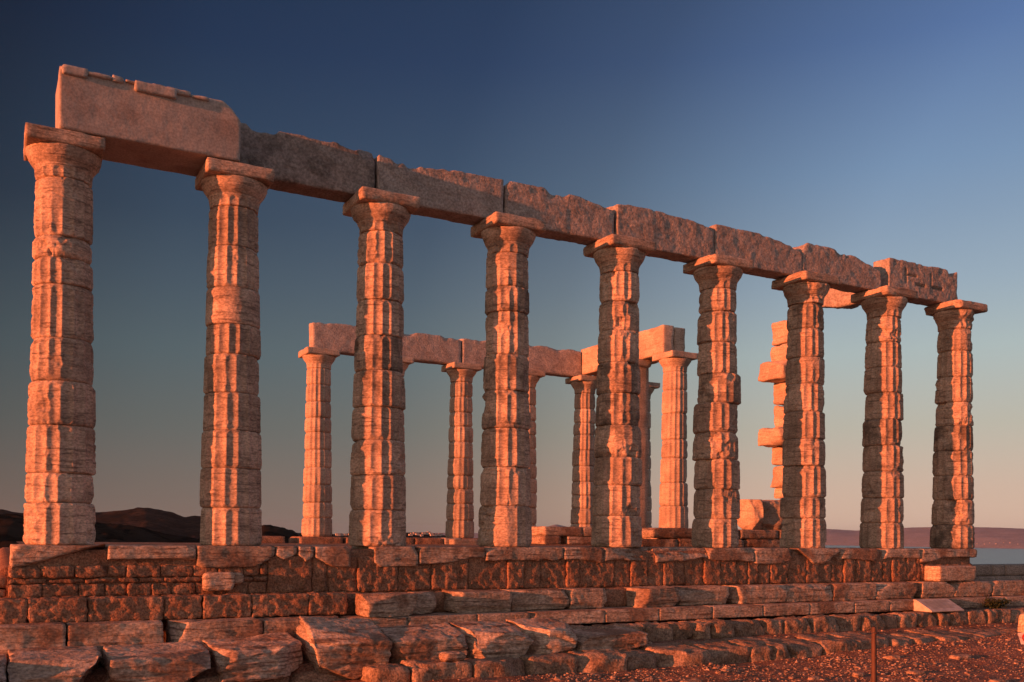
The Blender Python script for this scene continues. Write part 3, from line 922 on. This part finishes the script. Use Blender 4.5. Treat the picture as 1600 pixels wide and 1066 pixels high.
for i, (lo, hi, cuts, tilt, lab, dk, br) in enumerate(fg):
    V, F = worn(lo, hi, res=.028, bevel=.016, rough=.014, cuts=cuts + fractures(lo, hi, 4, i, .05, .20), seed=620 + i, tilt=tilt, pits=.025 if i in (3, 4, 5, 6, 7) else .008, warp=.02, strata=.030)
    if i == 4:
        m = (np.abs(V[:, 2] - (-1.42 + .07 * (3.6 - V[:, 0]))) < .02) & (V[:, 1] < -2.2)
        V[m, 1] += .03
    o = look(tag(to_obj('fallen_block', V, F, M_STEP), lab, 'stone block', 'big blocks fallen in the foreground'), dk, br)
for lo, hi, lab in [((2.50, -3.35, -2.0), (3.08, -2.95, -1.88), 'flat loose stone lying below the largest tilted block'),
                    ((5.05, -2.9, -1.70), (5.42, -2.62, -1.56), 'small pointed stone between the mottled block and the broken lit block')]:
    V, F = worn(lo, hi, res=.03, bevel=.05, rough=.015, seed=hi[0], warp=.03, cuts=[((1, 0, .7), .16, .03), ((-1, -.5, .5), .18, .03)])
    look(tag(to_obj('loose_stone', V, F, M_STEP), lab, 'stone'), .2, 1.1)

# ------------------------------------------------------------------ rough stone rows at the foot
row = empty('stone_row', (10, -1.6, -1.6), 'upper row of rough footing stones just below the smooth lower step', 'stone row')
x = 5.0
rr = random.Random(21)
i = 0
while x < 24:
    w = rr.uniform(.38, .85)
    V, F = worn((x, -1.80 - rr.uniform(-.03, .05), -1.75), (x + w - .02, -1.28, -1.372 + rr.uniform(-.03, .0)), res=.04, bevel=.075, rough=.04, seed=700 + x, pits=.03, warp=.015,
                cuts=[((rr.uniform(-1, 1), -1, rr.uniform(.3, 1)), .30 + rr.random() * .08, .05)])
    look(to_obj('footing_stone', V, F, M_RUB, row), rr.uniform(.05, .35), rr.uniform(.85, 1.15))
    x += w
row = empty('stone_row', (8, -2.5, -1.9), 'lower row of rough footing stones, nearest the camera, along the ground', 'stone row')
x = -4.0
while x < 20.5:
    w = rr.uniform(.5, 1.05)
    back = x < 3.0
    low_ = max(0, (x - 13) * .016)
    top = -1.70 + rr.uniform(-.03, .015) - low_ * .5
    nf = -2.92 - rr.uniform(-.05, .08) - (0 if x < 13 else (x - 13) * .04)
    V, F = worn((x, -2.32 if back else nf, -2.2), (x + w - .02, -1.7 if back else (-2.12 if x < 8 else -1.98) + rr.uniform(-.08, .05), top - (.10 if back else 0)), res=.045, bevel=.065, rough=.035, seed=800 + x, pits=.03, warp=.02, tilt=(.07, 0, 0) if x > 7.5 else (0, 0, 0),
                cuts=[((rr.uniform(-1, 1), -1, rr.uniform(.5, 1.4)), .40 + rr.random() * .1, .05)])
    look(to_obj('footing_stone', V, F, M_RUB, row), rr.uniform(.05, .35), rr.uniform(.85, 1.12))
    x += w

# ------------------------------------------------------------------ low wall at the right
P = []
rr = random.Random(8)
for (z0, z1) in ((-.72, -.43), (-1.0, -.725), (-1.3, -1.005)):
    x = 20.55 + (0 if z1 > -.5 else .02)
    while x < 32:
        w = rr.uniform(.45, 1.1)
        P.append(worn((x, .35, z0), (x + w - .006, 1.0, z1), res=.08, bevel=.01, rough=.006, seed=x + z0))
        x += w
V, F = join(P)
look(tag(to_obj('ashlar_wall', V, F, M_ASH), 'low grey wall of squared stones at the right edge, before the sea', 'wall'), .15, 1.0)

# ------------------------------------------------------------------ ground
def ground_h(x, y):
    P3 = np.stack([x * .35, y * .35, x * 0], 1)
    h = -1.97 + .05 * fbm(P3, 3)
    # rising towards the right end of the rows and towards the visitors' path behind the camera
    h = h + .22 * np.clip((x - 11.5) / 7, 0, 1.2) * np.clip((y + 7.5) / 4.5, 0, 1)
    h = h + .55 * np.clip((-y - 9) / 6, 0, 1)
    h = np.where(y > -2.2, np.maximum(h, -1.70 + .04 * np.clip((y + 2.2), 0, 1)), h)
    P2 = np.stack([x * 2.2, y * 2.2, x * 0], 1)
    return h + .03 * fbm(P2, 3) + .012 * fbm(P2 * 5, 2)


def grid(xs, ys, hf, name, mat):
    X, Y = np.meshgrid(xs, ys, indexing='ij')
    x, y = X.ravel(), Y.ravel()
    V = np.stack([x, y, hf(x, y)], 1)
    a, b = len(xs), len(ys)
    I = np.arange(a * b).reshape(a, b)
    F = np.stack([I[:-1, :-1], I[1:, :-1], I[1:, 1:], I[:-1, 1:]], -1).reshape(-1, 4)
    return to_obj(name, V, F, mat, loc=(0, 0, 0))


def gh2(x, y):
    h = ground_h(x, y)
    # the ground inside and behind the temple lies just under the floor; past the precinct it falls away
    inside = np.clip((y - .2) / .4, 0, 1)
    h = h * (1 - inside) + inside * (-.36 - .9 * np.clip((x - 20.45) / .5, 0, 1) - .8 * np.clip((-.75 - x) / .5, 0, 1) + .05 * fbm(np.stack([x * .5, y * .5, x * 0], 1), 3))
    far = np.maximum(np.maximum(-8 - x, x - 30), np.maximum(y - 19, -24 - y))
    h = h - np.clip(far, 0, 50) ** 1.15 * .28
    return h


xs = np.concatenate([np.linspace(-60, -6, 40)[:-1], np.linspace(-6, 24, 420)[:-1], np.linspace(24, 80, 40)])
ys = np.concatenate([np.linspace(-60, -12, 30)[:-1], np.linspace(-12, -1, 190)[:-1], np.linspace(-1, 20, 90)[:-1], np.linspace(20, 70, 30)])
g = grid(xs, ys, gh2, 'ground', M_EARTH)
look(tag(g, kind='structure'), .12, 1.0)
fl = grid(np.linspace(-.4, 20.1, 110), np.linspace(.45, 13.7, 80),
          lambda x, y: -.115 + .022 * fbm(np.stack([x, y, x * 0], 1), 3), 'pavement', M_RUB)
look(tag(fl, kind='structure'), .3, .7)

# gravel: thousands of pebbles as one body
def ico():
    t = (1 + 5 ** .5) / 2
    v = np.array([(-1, t, 0), (1, t, 0), (-1, -t, 0), (1, -t, 0), (0, -1, t), (0, 1, t), (0, -1, -t), (0, 1, -t), (t, 0, -1), (t, 0, 1), (-t, 0, -1), (-t, 0, 1)])
    v = v / np.linalg.norm(v[0])
    f = [(0, 11, 5), (0, 5, 1), (0, 1, 7), (0, 7, 10), (0, 10, 11), (1, 5, 9), (5, 11, 4), (11, 10, 2), (10, 7, 6), (7, 1, 8), (3, 9, 4), (3, 4, 2),
         (3, 2, 6), (3, 6, 8), (3, 8, 9), (4, 9, 5), (2, 4, 11), (6, 2, 10), (8, 6, 7), (9, 8, 1)]
    return v, np.array(f)


iv, if_ = ico()
n = 42000
gx = rng.uniform(3.5, 20, n)
gy = -2.0 - rng.uniform(0, 1, n) ** 1.0 * 6.5
keep = ~((gy > -2.95) & (gy < -2.15) & (gx < 16)) & (gx > 3.5 + (-gy - 2) * .0)
gx, gy = gx[keep], gy[keep]
n = len(gx)
gz = ground_h(gx, gy)
sz = .003 + .016 * rng.uniform(0, 1, n) ** 5
sz = np.where(rng.uniform(0, 1, n) < .010, sz + rng.uniform(.008, .035, n), sz)
clump = fbm(np.stack([gx * .9, gy * .9, gx * 0 + 4], 1), 2)
sz = sz * (1 + .5 * clump)
sc3 = np.stack([sz * rng.uniform(.8, 1.8, n), sz * rng.uniform(.8, 1.5, n), sz * rng.uniform(.45, .9, n)], 1)
Vp = iv[None] * (1 + .28 * rng.uniform(-1, 1, (n, 12, 1))) * sc3[:, None, :]
a = rng.uniform(0, 6.28, n)
ca, sa = np.cos(a)[:, None], np.sin(a)[:, None]
Vp = np.stack([Vp[..., 0] * ca - Vp[..., 1] * sa, Vp[..., 0] * sa + Vp[..., 1] * ca, Vp[..., 2]], -1)
Vp = Vp + np.stack([gx, gy, gz + sz * .25], 1)[:, None, :]
Fp = (if_[None] + (np.arange(n) * 12)[:, None, None]).reshape(-1, 3)
gr = to_obj('gravel', Vp.reshape(-1, 3), Fp, M_PEB, loc=(0, 0, 0), smooth=False)
look(tag(gr, 'loose pebbles and stone chips scattered over the red earth', 'gravel', kind='stuff'), .1, 1.0)

# single larger rocks lying on the ground
rocks = [(1395, 1022, .11, 'small rock lying right of the thin post'), (1430, 1045, .13, 'pale rock low on the gravel right of the thin post'), (1500, 1024, .17, 'long brown rock half buried in the gravel at the right'),
         (1340, 1048, .09, 'pale chip of rock just left of the thin post'), (1560, 1058, .12, 'orange rock at the bottom right corner'), (1270, 1052, .10, 'low rock on the gravel in the bottom middle right'),
         (1080, 1062, .16, 'flat orange rock at the bottom edge below the lower stone row'), (985, 1060, .13, 'flat rock at the bottom edge left of the flat orange one'), (870, 1064, .12, 'low rock at the bottom edge under the craggy block')]
for i, (px, py, s, lab) in enumerate(rocks):
    q = inv(px, py, z=-1.86)
    z = float(ground_h(np.array([q[0]]), np.array([q[1]]))[0])
    V, F = worn((q[0] - s, q[1] - s * .7, z - .04), (q[0] + s, q[1] + s * .7, z + s * .42), res=.025, bevel=s * .45, rough=.02, seed=900 + i, warp=.04)
    look(tag(to_obj('ground_rock', V, F, M_RUB), lab, 'rock', 'rocks on the gravel'), .1, 1.1)

# ------------------------------------------------------------------ far land and sea
def scrub(name, c1, c2, c3):
    m = bpy.data.materials.new(name)
    m.use_nodes = True
    nt = m.node_tree
    b = nt.nodes['Principled BSDF']
    b.inputs['Roughness'].default_value = 1
    b.inputs['Specular IOR Level'].default_value = 0
    tc = N(nt, 'ShaderNodeTexCoord')

    def nz(s, d):
        n_ = N(nt, 'ShaderNodeTexNoise')
        n_.inputs['Scale'].default_value = s
        n_.inputs['Detail'].default_value = d
        n_.inputs['Roughness'].default_value = .65
        nt.links.new(tc.outputs['Object'], n_.inputs['Vector'])
        return n_.outputs['Fac']
    r1 = ramp(nt.nodes, [(.40, c1), (.60, c2)])
    nt.links.new(nz(.006, 8), r1.inputs[0])
    r2 = ramp(nt.nodes, [(.48, (0, 0, 0)), (.60, (1, 1, 1))])
    nt.links.new(nz(.07, 4), r2.inputs[0])
    nt.links.new(mixn(nt, 'MIX', r2.outputs[0], r1.outputs[0], c3), b.inputs['Base Color'])
    return m


M_SCRUB = scrub('dark_scrub', (.022, .017, .012), (.05, .036, .026), (.012, .011, .008))
M_COAST = scrub('dry_coast', (.34, .32, .31), (.42, .39, .38), (.27, .26, .255))


def sector(name, az, rads, hf, mat):
    A, Rr = np.meshgrid(np.radians(az), rads, indexing='ij')
    a, r = A.ravel(), Rr.ravel()
    x, y = CAM[0] + np.sin(a) * r, CAM[1] + np.cos(a) * r
    V = np.stack([x, y, hf(np.degrees(a), r, x, y)], 1)
    I = np.arange(len(az) * len(rads)).reshape(len(az), len(rads))
    F = np.stack([I[:-1, :-1], I[:-1, 1:], I[1:, 1:], I[1:, :-1]], -1).reshape(-1, 4)
    return tag(to_obj(name, V, F, mat, loc=(0, 0, 0)), kind='structure')


def ridge_el(azs, els):
    return lambda a: np.interp(a, azs, els)


r_back = ridge_el([-40, -20, -5, 0, 1.2, 3, 6, 7.2, 8.3, 9.3, 9.8, 10.3, 12, 13.5, 16, 18.6, 20, 21.4, 22.2, 23.2, 24.3, 25, 30], [1.5, 1.3, 1.2, 1.08, .95, .93, 1.2, 1.37, 1.2, .92, 1.0, .92, .55, .3, .0, .02, .06, .16, .2, .12, -.05, -.4, -1.2])
r_near = ridge_el([-40, -10, 0, 4, 7, 8.5, 10, 13, 13.6, 14.7, 15.3, 16, 20, 24, 28, 34], [.8, .9, .9, .6, .25, -.1, -.3, .35, .58, .34, .02, -.6, -.9, -1.0, -1.6, -2.6])


def near_hill(a, r, x, y):
    top = CAM[2] + np.tan(np.radians(r_near(a))) * 620 - 1.5
    t = np.clip((r - 45) / 575, 0, 1)
    low = -6 - 34 * np.sin(np.clip(t * 1.15, 0, 1) * math.pi / 2 * 1.2)
    s = np.clip((r - 260) / 360, 0, 1)
    h = low + (top - low) * s * s * (3 - 2 * s)
    h = np.where(r > 620, top - (r - 620) * .25, h)
    return h + 4.0 * fbm(np.stack([x * .045, y * .045, x * 0], 1), 4, .65) * np.clip((r - 60) / 200, 0, 1)


sector('hillside', np.linspace(-30, 34, 560), np.concatenate([np.linspace(45, 620, 110), np.linspace(640, 900, 12)]), near_hill, M_SCRUB)


def back_hill(a, r, x, y):
    top = CAM[2] + np.tan(np.radians(r_back(a))) * 2300 - 3
    s = np.clip((r - 900) / 1400, 0, 1)
    h = -55 + (top + 55) * (s ** 1.3)
    h = np.where(r > 2300, top - (r - 2300) * .15, h)
    return h + 9 * fbm(np.stack([x * .006, y * .006, x * 0], 1), 4, .55) * (s > 0) * np.where(r > 2200, .3, 1) + 4.5 * fbm(np.stack([x * .03, y * .03, x * 0 + 3], 1), 3, .6) * s


sector('hills', np.linspace(-30, 31, 620), np.concatenate([np.linspace(850, 2300, 90), np.linspace(2330, 3200, 14)]), back_hill, M_SCRUB)
r_far = ridge_el([20, 26, 29, 29.9, 30.7, 31.5, 33, 36, 40], [.1, .15, .3, .55, .8, .6, .35, .2, .1])
sector('hills', np.linspace(20, 40, 120), np.linspace(9000, 11500, 8),
       lambda a, r, x, y: -62 + (np.tan(np.radians(r_far(a))) * 10200 + 62) * np.clip(1 - np.abs(r - 10200) / 1100, 0, 1), M_COAST)
r_coast = ridge_el([36, 40, 43, 45, 46.3, 47.8, 49, 50.5, 52, 53.7, 55, 56.1, 60, 66, 74], [-.5, .1, .4, .58, .63, .53, .60, .72, .76, .75, .70, .64, .5, .55, .3])


def coast(a, r, x, y):
    top = np.tan(np.radians(r_coast(a))) * 8600
    s = np.clip((r - 9400 * np.interp(a, [36, 46, 50, 56, 74], [.99, .98, .93, .86, .84])) / 1700, 0, 1)
    s2_ = np.clip(s, 0, 1)
    h = -64 + (top * 1.1 + 64) * (s2_ ** .8)
    h = np.where(s >= 1, top * 1.1, h)
    return h + 16 * fbm(np.stack([x * .0015, y * .0015, x * 0], 1), 4) * np.minimum(s * 3, 1) * np.where(s > .9, .3, 1)


sector('far_coast', np.linspace(36, 76, 260), np.linspace(7600, 11400, 60), coast, M_COAST)

sm = bpy.data.materials.new('sea_water')
sm.use_nodes = True
nt = sm.node_tree
b = nt.nodes['Principled BSDF']
b.inputs['Base Color'].default_value = (.21, .36, .30, 1)
b.inputs['Roughness'].default_value = .35
b.inputs['IOR'].default_value = 1.33
tc = N(nt, 'ShaderNodeTexCoord')
nn = N(nt, 'ShaderNodeTexNoise')
nn.inputs['Scale'].default_value = .12
nn.inputs['Detail'].default_value = 8
nt.links.new(tc.outputs['Object'], nn.inputs['Vector'])
bb = N(nt, 'ShaderNodeBump')
bb.inputs['Strength'].default_value = .6
bb.inputs['Distance'].default_value = 1.5
nt.links.new(nn.outputs['Fac'], bb.inputs['Height'])
nt.links.new(bb.outputs[0], b.inputs['Normal'])
s = 16000
tag(to_obj('sea', [(-s, -s, -62), (s, -s, -62), (s, s, -62), (-s, s, -62)], [(0, 1, 2, 3)], sm, loc=(0, 0, 0), smooth=False), kind='structure')

# far houses
M_HOUSE = flat_mat('white_plaster', (.62, .5, .42), .8)
M_ROOF = flat_mat('roof_tile', (.3, .14, .09), .8)


def house(px, py, land, r0, r1, w, h, label, group):
    P = inv(px, py, n=1000) - CAM
    P = P / np.hypot(P[0], P[1])
    az = np.degrees(np.arctan2(P[0], P[1]))
    rs = np.linspace(r0, r1, 400)
    x, y = CAM[0] + P[0] * rs, CAM[1] + P[1] * rs
    gap = land(np.full(400, az), rs, x, y) - (CAM[2] + P[2] * rs)
    k = int(np.argmax(gap > 0)) if (gap > 0).any() else int(np.argmax(gap))
    x, y, z = x[k], y[k], land(np.array([az]), rs[k:k + 1], x[k:k + 1], y[k:k + 1])[0]
    d = w * .7
    V = [(-w / 2, -d / 2, -2), (w / 2, -d / 2, -2), (w / 2, d / 2, -2), (-w / 2, d / 2, -2), (-w / 2, -d / 2, h), (w / 2, -d / 2, h), (w / 2, d / 2, h), (-w / 2, d / 2, h),
         (-w / 2, 0, h * 1.25), (w / 2, 0, h * 1.25)]
    F = [(0, 1, 5, 4), (1, 2, 6, 9, 5), (2, 3, 7, 6), (3, 0, 4, 8, 7), (4, 5, 9, 8), (6, 7, 8, 9)]
    o = to_obj('house', np.array(V) + np.array([x, y, z]), F, [M_HOUSE, M_ROOF], smooth=False)
    o.data.polygons[4].material_index = 1
    o.data.polygons[5].material_index = 1
    tag(o, label, 'house', group)


rr = random.Random(3)
for i in range(22):
    px = 641 + 50 * (i + rr.random()) / 22
    py = 836.5 + 2.0 * rr.random() - 4.0 * math.sin((px - 636) / 60 * 3.1) * rr.random()
    house(px, py, back_hill, 900, 2300, rr.uniform(5, 10), rr.uniform(2.5, 3.6), 'tiny white house of the far village between the third and fourth front columns', 'far white village')
for i in range(6):
    house(524 + 5.2 * i + rr.random() * 3, 836.3 + 1.0 * rr.random(), back_hill, 900, 2300, rr.uniform(5, 9), 3, 'tiny white house far off between the free back column and the third front column', 'far white houses at left')
for i in range(12):
    house(1466 + 11.0 * i + rr.random() * 8, 853.0 - 4 * rr.random() - (1.5 if i > 4 else 0), coast, 7600, 11000, rr.uniform(6, 13), 3, 'tiny pale house on the far coast across the sea', 'far coast houses')

# ------------------------------------------------------------------ reading panel, post, rope, sign, stone, plant
pm = flat_mat('panel_plastic', (.62, .52, .44), .5)
A = inv(1449, 955.5, n=-1.70)
zb, zt = -1.372, -1.12
u0, u1 = 17.16, 18.24
V = np.array([(u0, -1.80, zb), (u1, -1.80, zb), (u1, -1.30, zb), (u0, -1.30, zb), (u0, -1.80, zb + .03), (u1, -1.80, zb + .03), (u1, -1.38, zt), (u0, -1.38, zt), (u0, -1.30, zt), (u1, -1.30, zt)])
F = [(3, 2, 1, 0), (0, 1, 5, 4), (4, 5, 6, 7), (7, 6, 9, 8), (2, 3, 8, 9), (0, 4, 7, 8, 3), (1, 2, 9, 6, 5)]
pan = to_obj('reading_panel', V, F, pm, smooth=False)
tag(pan, 'white wedge shaped reading panel standing on the footing stones at the right', 'sign')
bv = pan.modifiers.new('bevel', 'BEVEL')
bv.width, bv.segments = .012, 2
ink = flat_mat('faded_ink', (.45, .37, .31), .6)
lines = []
rr = random.Random(2)
for k in range(7):
    t0 = .16 + .1 * k
    L = rr.uniform(.5, .72)
    quad = []
    for (uu, tt) in ((.14, t0), (.14 + L, t0), (.14 + L, t0 + .035), (.14, t0 + .035)):
        quad.append((u0 + (u1 - u0) * uu, -1.80 + .42 * (1 - tt), zb + .03 + (zt - zb - .03) * (1 - tt) + .006))
    lines.append((np.array(quad), [(3, 2, 1, 0)]))
V, F = join(lines)
tl = to_obj('text_lines', V, F, ink, pan, smooth=False)


def tube(pts, rad, nseg=10):
    pts = [Vector(p) for p in pts]
    V, F = [], []
    for i, p in enumerate(pts):
        t = (pts[min(i + 1, len(pts) - 1)] - pts[max(i - 1, 0)]).normalized()
        a = t.cross(Vector((0.3, .2, 1) if abs(t.z) < .9 else (1, 0, 0))).normalized()
        b_ = t.cross(a)
        rr_ = rad[i] if isinstance(rad, (list, tuple)) else rad
        for k in range(nseg):
            th = 2 * math.pi * k / nseg
            V.append(p + (a * math.cos(th) + b_ * math.sin(th)) * rr_)
    for i in range(len(pts) - 1):
        for k in range(nseg):
            F.append((i * nseg + k, i * nseg + (k + 1) % nseg, (i + 1) * nseg + (k + 1) % nseg, (i + 1) * nseg + k))
    F.append(tuple(range(nseg))[::-1])
    F.append(tuple((len(pts) - 1) * nseg + k for k in range(nseg)))
    return np.array([tuple(v) for v in V]), F


iron = flat_mat('rusty_iron', (.13, .065, .045), .7)
pt = inv(1366.5, 979.5, n=-7.2)
pg = float(ground_h(np.array([pt[0]]), np.array([pt[1]]))[0])
post = empty('rope_post', (pt[0], pt[1], pg), 'thin rusty iron post on the gravel at the bottom right', 'post')
V, F = worn((pt[0] - .026, pt[1] - .026, pg - .15), (pt[0] + .026, pt[1] + .026, pt[2]), res=.03, bevel=.006, rough=.002, seed=3, tilt=(0, -.012, 0))
look(to_obj('stake', V, F, iron, post), 0, 1)
V, F = tube([(pt[0] - .034, pt[1] - .036, pt[2] - .075), (pt[0] + .034, pt[1] - .036, pt[2] - .075)], .010)
to_obj('rope_loop', V, F, iron, post)
V, F = tube([(pt[0] - .03, pt[1] - .03, pt[2] - .40), (pt[0] + .03, pt[1] - .03, pt[2] - .40)], .008)
to_obj('rope_loop', V, F, iron, post)
ropem = flat_mat('thin_cord', (.26, .15, .10), .9)
sg = inv(1590, 989, n=-6.6)
pL = inv(1150, 1000, n=-9.4)
pts = []
for k in range(13):
    t = k / 12
    q = pL + (np.array([pt[0], pt[1] - .03, pt[2] - .07]) - pL) * t
    q[2] -= .05 * math.sin(math.pi * t)
    pts.append(q)
q0 = np.array([pt[0], pt[1] - .03, pt[2] - .07])
e = sg + np.array([1.6, .5, .10])
for k in range(1, 17):
    t = k / 16
    q = q0 + (e - q0) * t
    q[2] -= .10 * math.sin(math.pi * t)
    pts.append(q)
V, F = tube(pts, .0035, 6)
tag(to_obj('barrier_rope', V, F, ropem), 'thin cord strung through the iron post to the red and white sign', 'rope')

# no-entry sign hanging on the cord, cut by the right edge
sgn = empty('no_entry_sign', tuple(sg), 'white sign with a red no entry disc at the right edge', 'sign')
white = flat_mat('sign_white', (.75, .68, .64), .5)
red = flat_mat('sign_red', (.62, .06, .04), .5)
w, hh = .24, .185
ex = Vector((math.cos(YAW), -math.sin(YAW), 0)) * math.cos(-.03) + Vector((0, 0, -1)) * math.sin(-.03)
ey = (Vector((math.cos(YAW), -math.sin(YAW), 0)) * .33 + Vector((0, 0, -1))).normalized()
ez = ex.cross(ey).normalized()
if ez.dot(fw) > 0:
    ez = -ez


def plate(pts, off0, off1):
    V = [Vector(tuple(sg)) + ex * a + ey * b_ + ez * off0 for a, b_ in pts] + [Vector(tuple(sg)) + ex * a + ey * b_ + ez * off1 for a, b_ in pts]
    n_ = len(pts)
    F = [tuple(range(n_)), tuple(range(2 * n_ - 1, n_ - 1, -1))] + [(i, (i + 1) % n_, n_ + (i + 1) % n_, n_ + i) for i in range(n_)]
    return np.array([tuple(v) for v in V]), F


V, F = plate([(0, 0), (w, 0), (w, hh), (0, hh)], 0, -.004)
to_obj('sign_plate', V, F, white, sgn, smooth=False)
V, F = plate([(w / 2 + .078 * math.cos(t), hh / 2 + .078 * math.sin(t)) for t in np.linspace(0, 6.283, 40, endpoint=False)], .003, .0005)
disc = to_obj('red_disc', V, F, red, sgn, smooth=False)
V, F = plate([(w / 2 - .052, hh / 2 - .014), (w / 2 + .052, hh / 2 - .014), (w / 2 + .052, hh / 2 + .014), (w / 2 - .052, hh / 2 + .014)], .005, .0032)
to_obj('white_bar', V, F, white, sgn, smooth=False)

q = inv(1593, 985, n=-2.9)
V, F = worn((q[0] + .10, -3.0, q[2] - .12), (q[0] + .45, -2.75, q[2] + .36), res=.04, bevel=.09, rough=.02, seed=77, cuts=[((-1, 0, .8), .30, .03)])
look(tag(to_obj('boundary_stone', V, F, M_PALE), 'pale yellow upright stone cut by the right edge', 'stone'), .0, 1.0)

# green plant on the footing stones
leaf = flat_mat('plant_leaf', (.035, .05, .018), .7)
stem = flat_mat('plant_stem', (.06, .05, .025), .8)


def plant(base, rx, hz, nl, label, seed, cat='plant'):
    rr = random.Random(seed)
    t = empty('wild_plant', base, label, cat)
    P, S = [], []
    for k in range(26):
        a, d = rr.uniform(0, 6.28), rr.uniform(.2, 1)
        tip = Vector((base[0] + rx * d * math.cos(a), base[1] + rx * .5 * d * math.sin(a), base[2] + hz * rr.uniform(.4, 1) * (1 - .35 * d)))
        bb_ = Vector(base)
        S.append(tube([bb_, bb_.lerp(tip, .55) + Vector((0, 0, .05)), tip], [.008, .006, .003], 5))
        for j in range(nl):
            c_ = bb_.lerp(tip, rr.uniform(.35, 1.05)) + Vector((rr.gauss(0, .045), rr.gauss(0, .045), rr.gauss(0, .03)))
            L, W = rr.uniform(.03, .065), rr.uniform(.012, .024)
            d1 = Vector((rr.gauss(0, 1), rr.gauss(0, 1), rr.gauss(.3, .6))).normalized()
            d2 = d1.cross(Vector((rr.gauss(0, 1), rr.gauss(0, 1), rr.gauss(0, 1)))).normalized()
            pts_ = [c_, c_ + d1 * L * .5 + d2 * W, c_ + d1 * L, c_ + d1 * L * .5 - d2 * W]
            P.append((np.array([tuple(v) for v in pts_]), [(0, 1, 2, 3)]))
    V, F = join(S)
    to_obj('stems', V, F, stem, t)
    V, F = join(P)
    to_obj('foliage', V, F, leaf, t, smooth=False)


b0 = inv(1560, 951, n=-1.55)
plant((b0[0], -1.5, -1.385), .42, .30, 26, 'small dark green wild plant on the footing stones right of the reading panel', 5)
b1 = inv(812, 970, n=-1.36)
tf = []
rr = random.Random(9)
for k in range(7):
    b_ = Vector((b1[0] + rr.uniform(-.08, .12), -1.38, -1.34))
    tf.append(tube([b_, b_ + Vector((rr.uniform(-.1, .05), rr.uniform(-.04, 0), rr.uniform(.08, .2)))], [.005, .002], 5))
V, F = join(tf)
tag(to_obj('dry_stalks', V, F, flat_mat('dry_straw', (.45, .30, .17), .8)), 'few pale dry stalks growing before the lower step in the middle', 'plant')

# ------------------------------------------------------------------ sea air: far land fades a little
hz = bpy.data.materials.new('haze_air')
hz.use_nodes = True
nt = hz.node_tree
nt.nodes.clear()
ho = N(nt, 'ShaderNodeOutputMaterial')
pv = N(nt, 'ShaderNodeVolumePrincipled')
pv.inputs['Color'].default_value = (.70, .82, 1, 1)
pv.inputs['Density'].default_value = .000022
pv.inputs['Anisotropy'].default_value = .45
nt.links.new(pv.outputs[0], ho.inputs['Volume'])
V, F = box_lattice((33000, 33000, 222), 40000)
V = V + np.array([0, 0, -64 + 111])
hzo = to_obj('haze', V, F, hz, loc=(0, 0, 0), smooth=False)
tag(hzo, 'thin warm haze over the sea and the far hills', 'haze', kind='stuff')
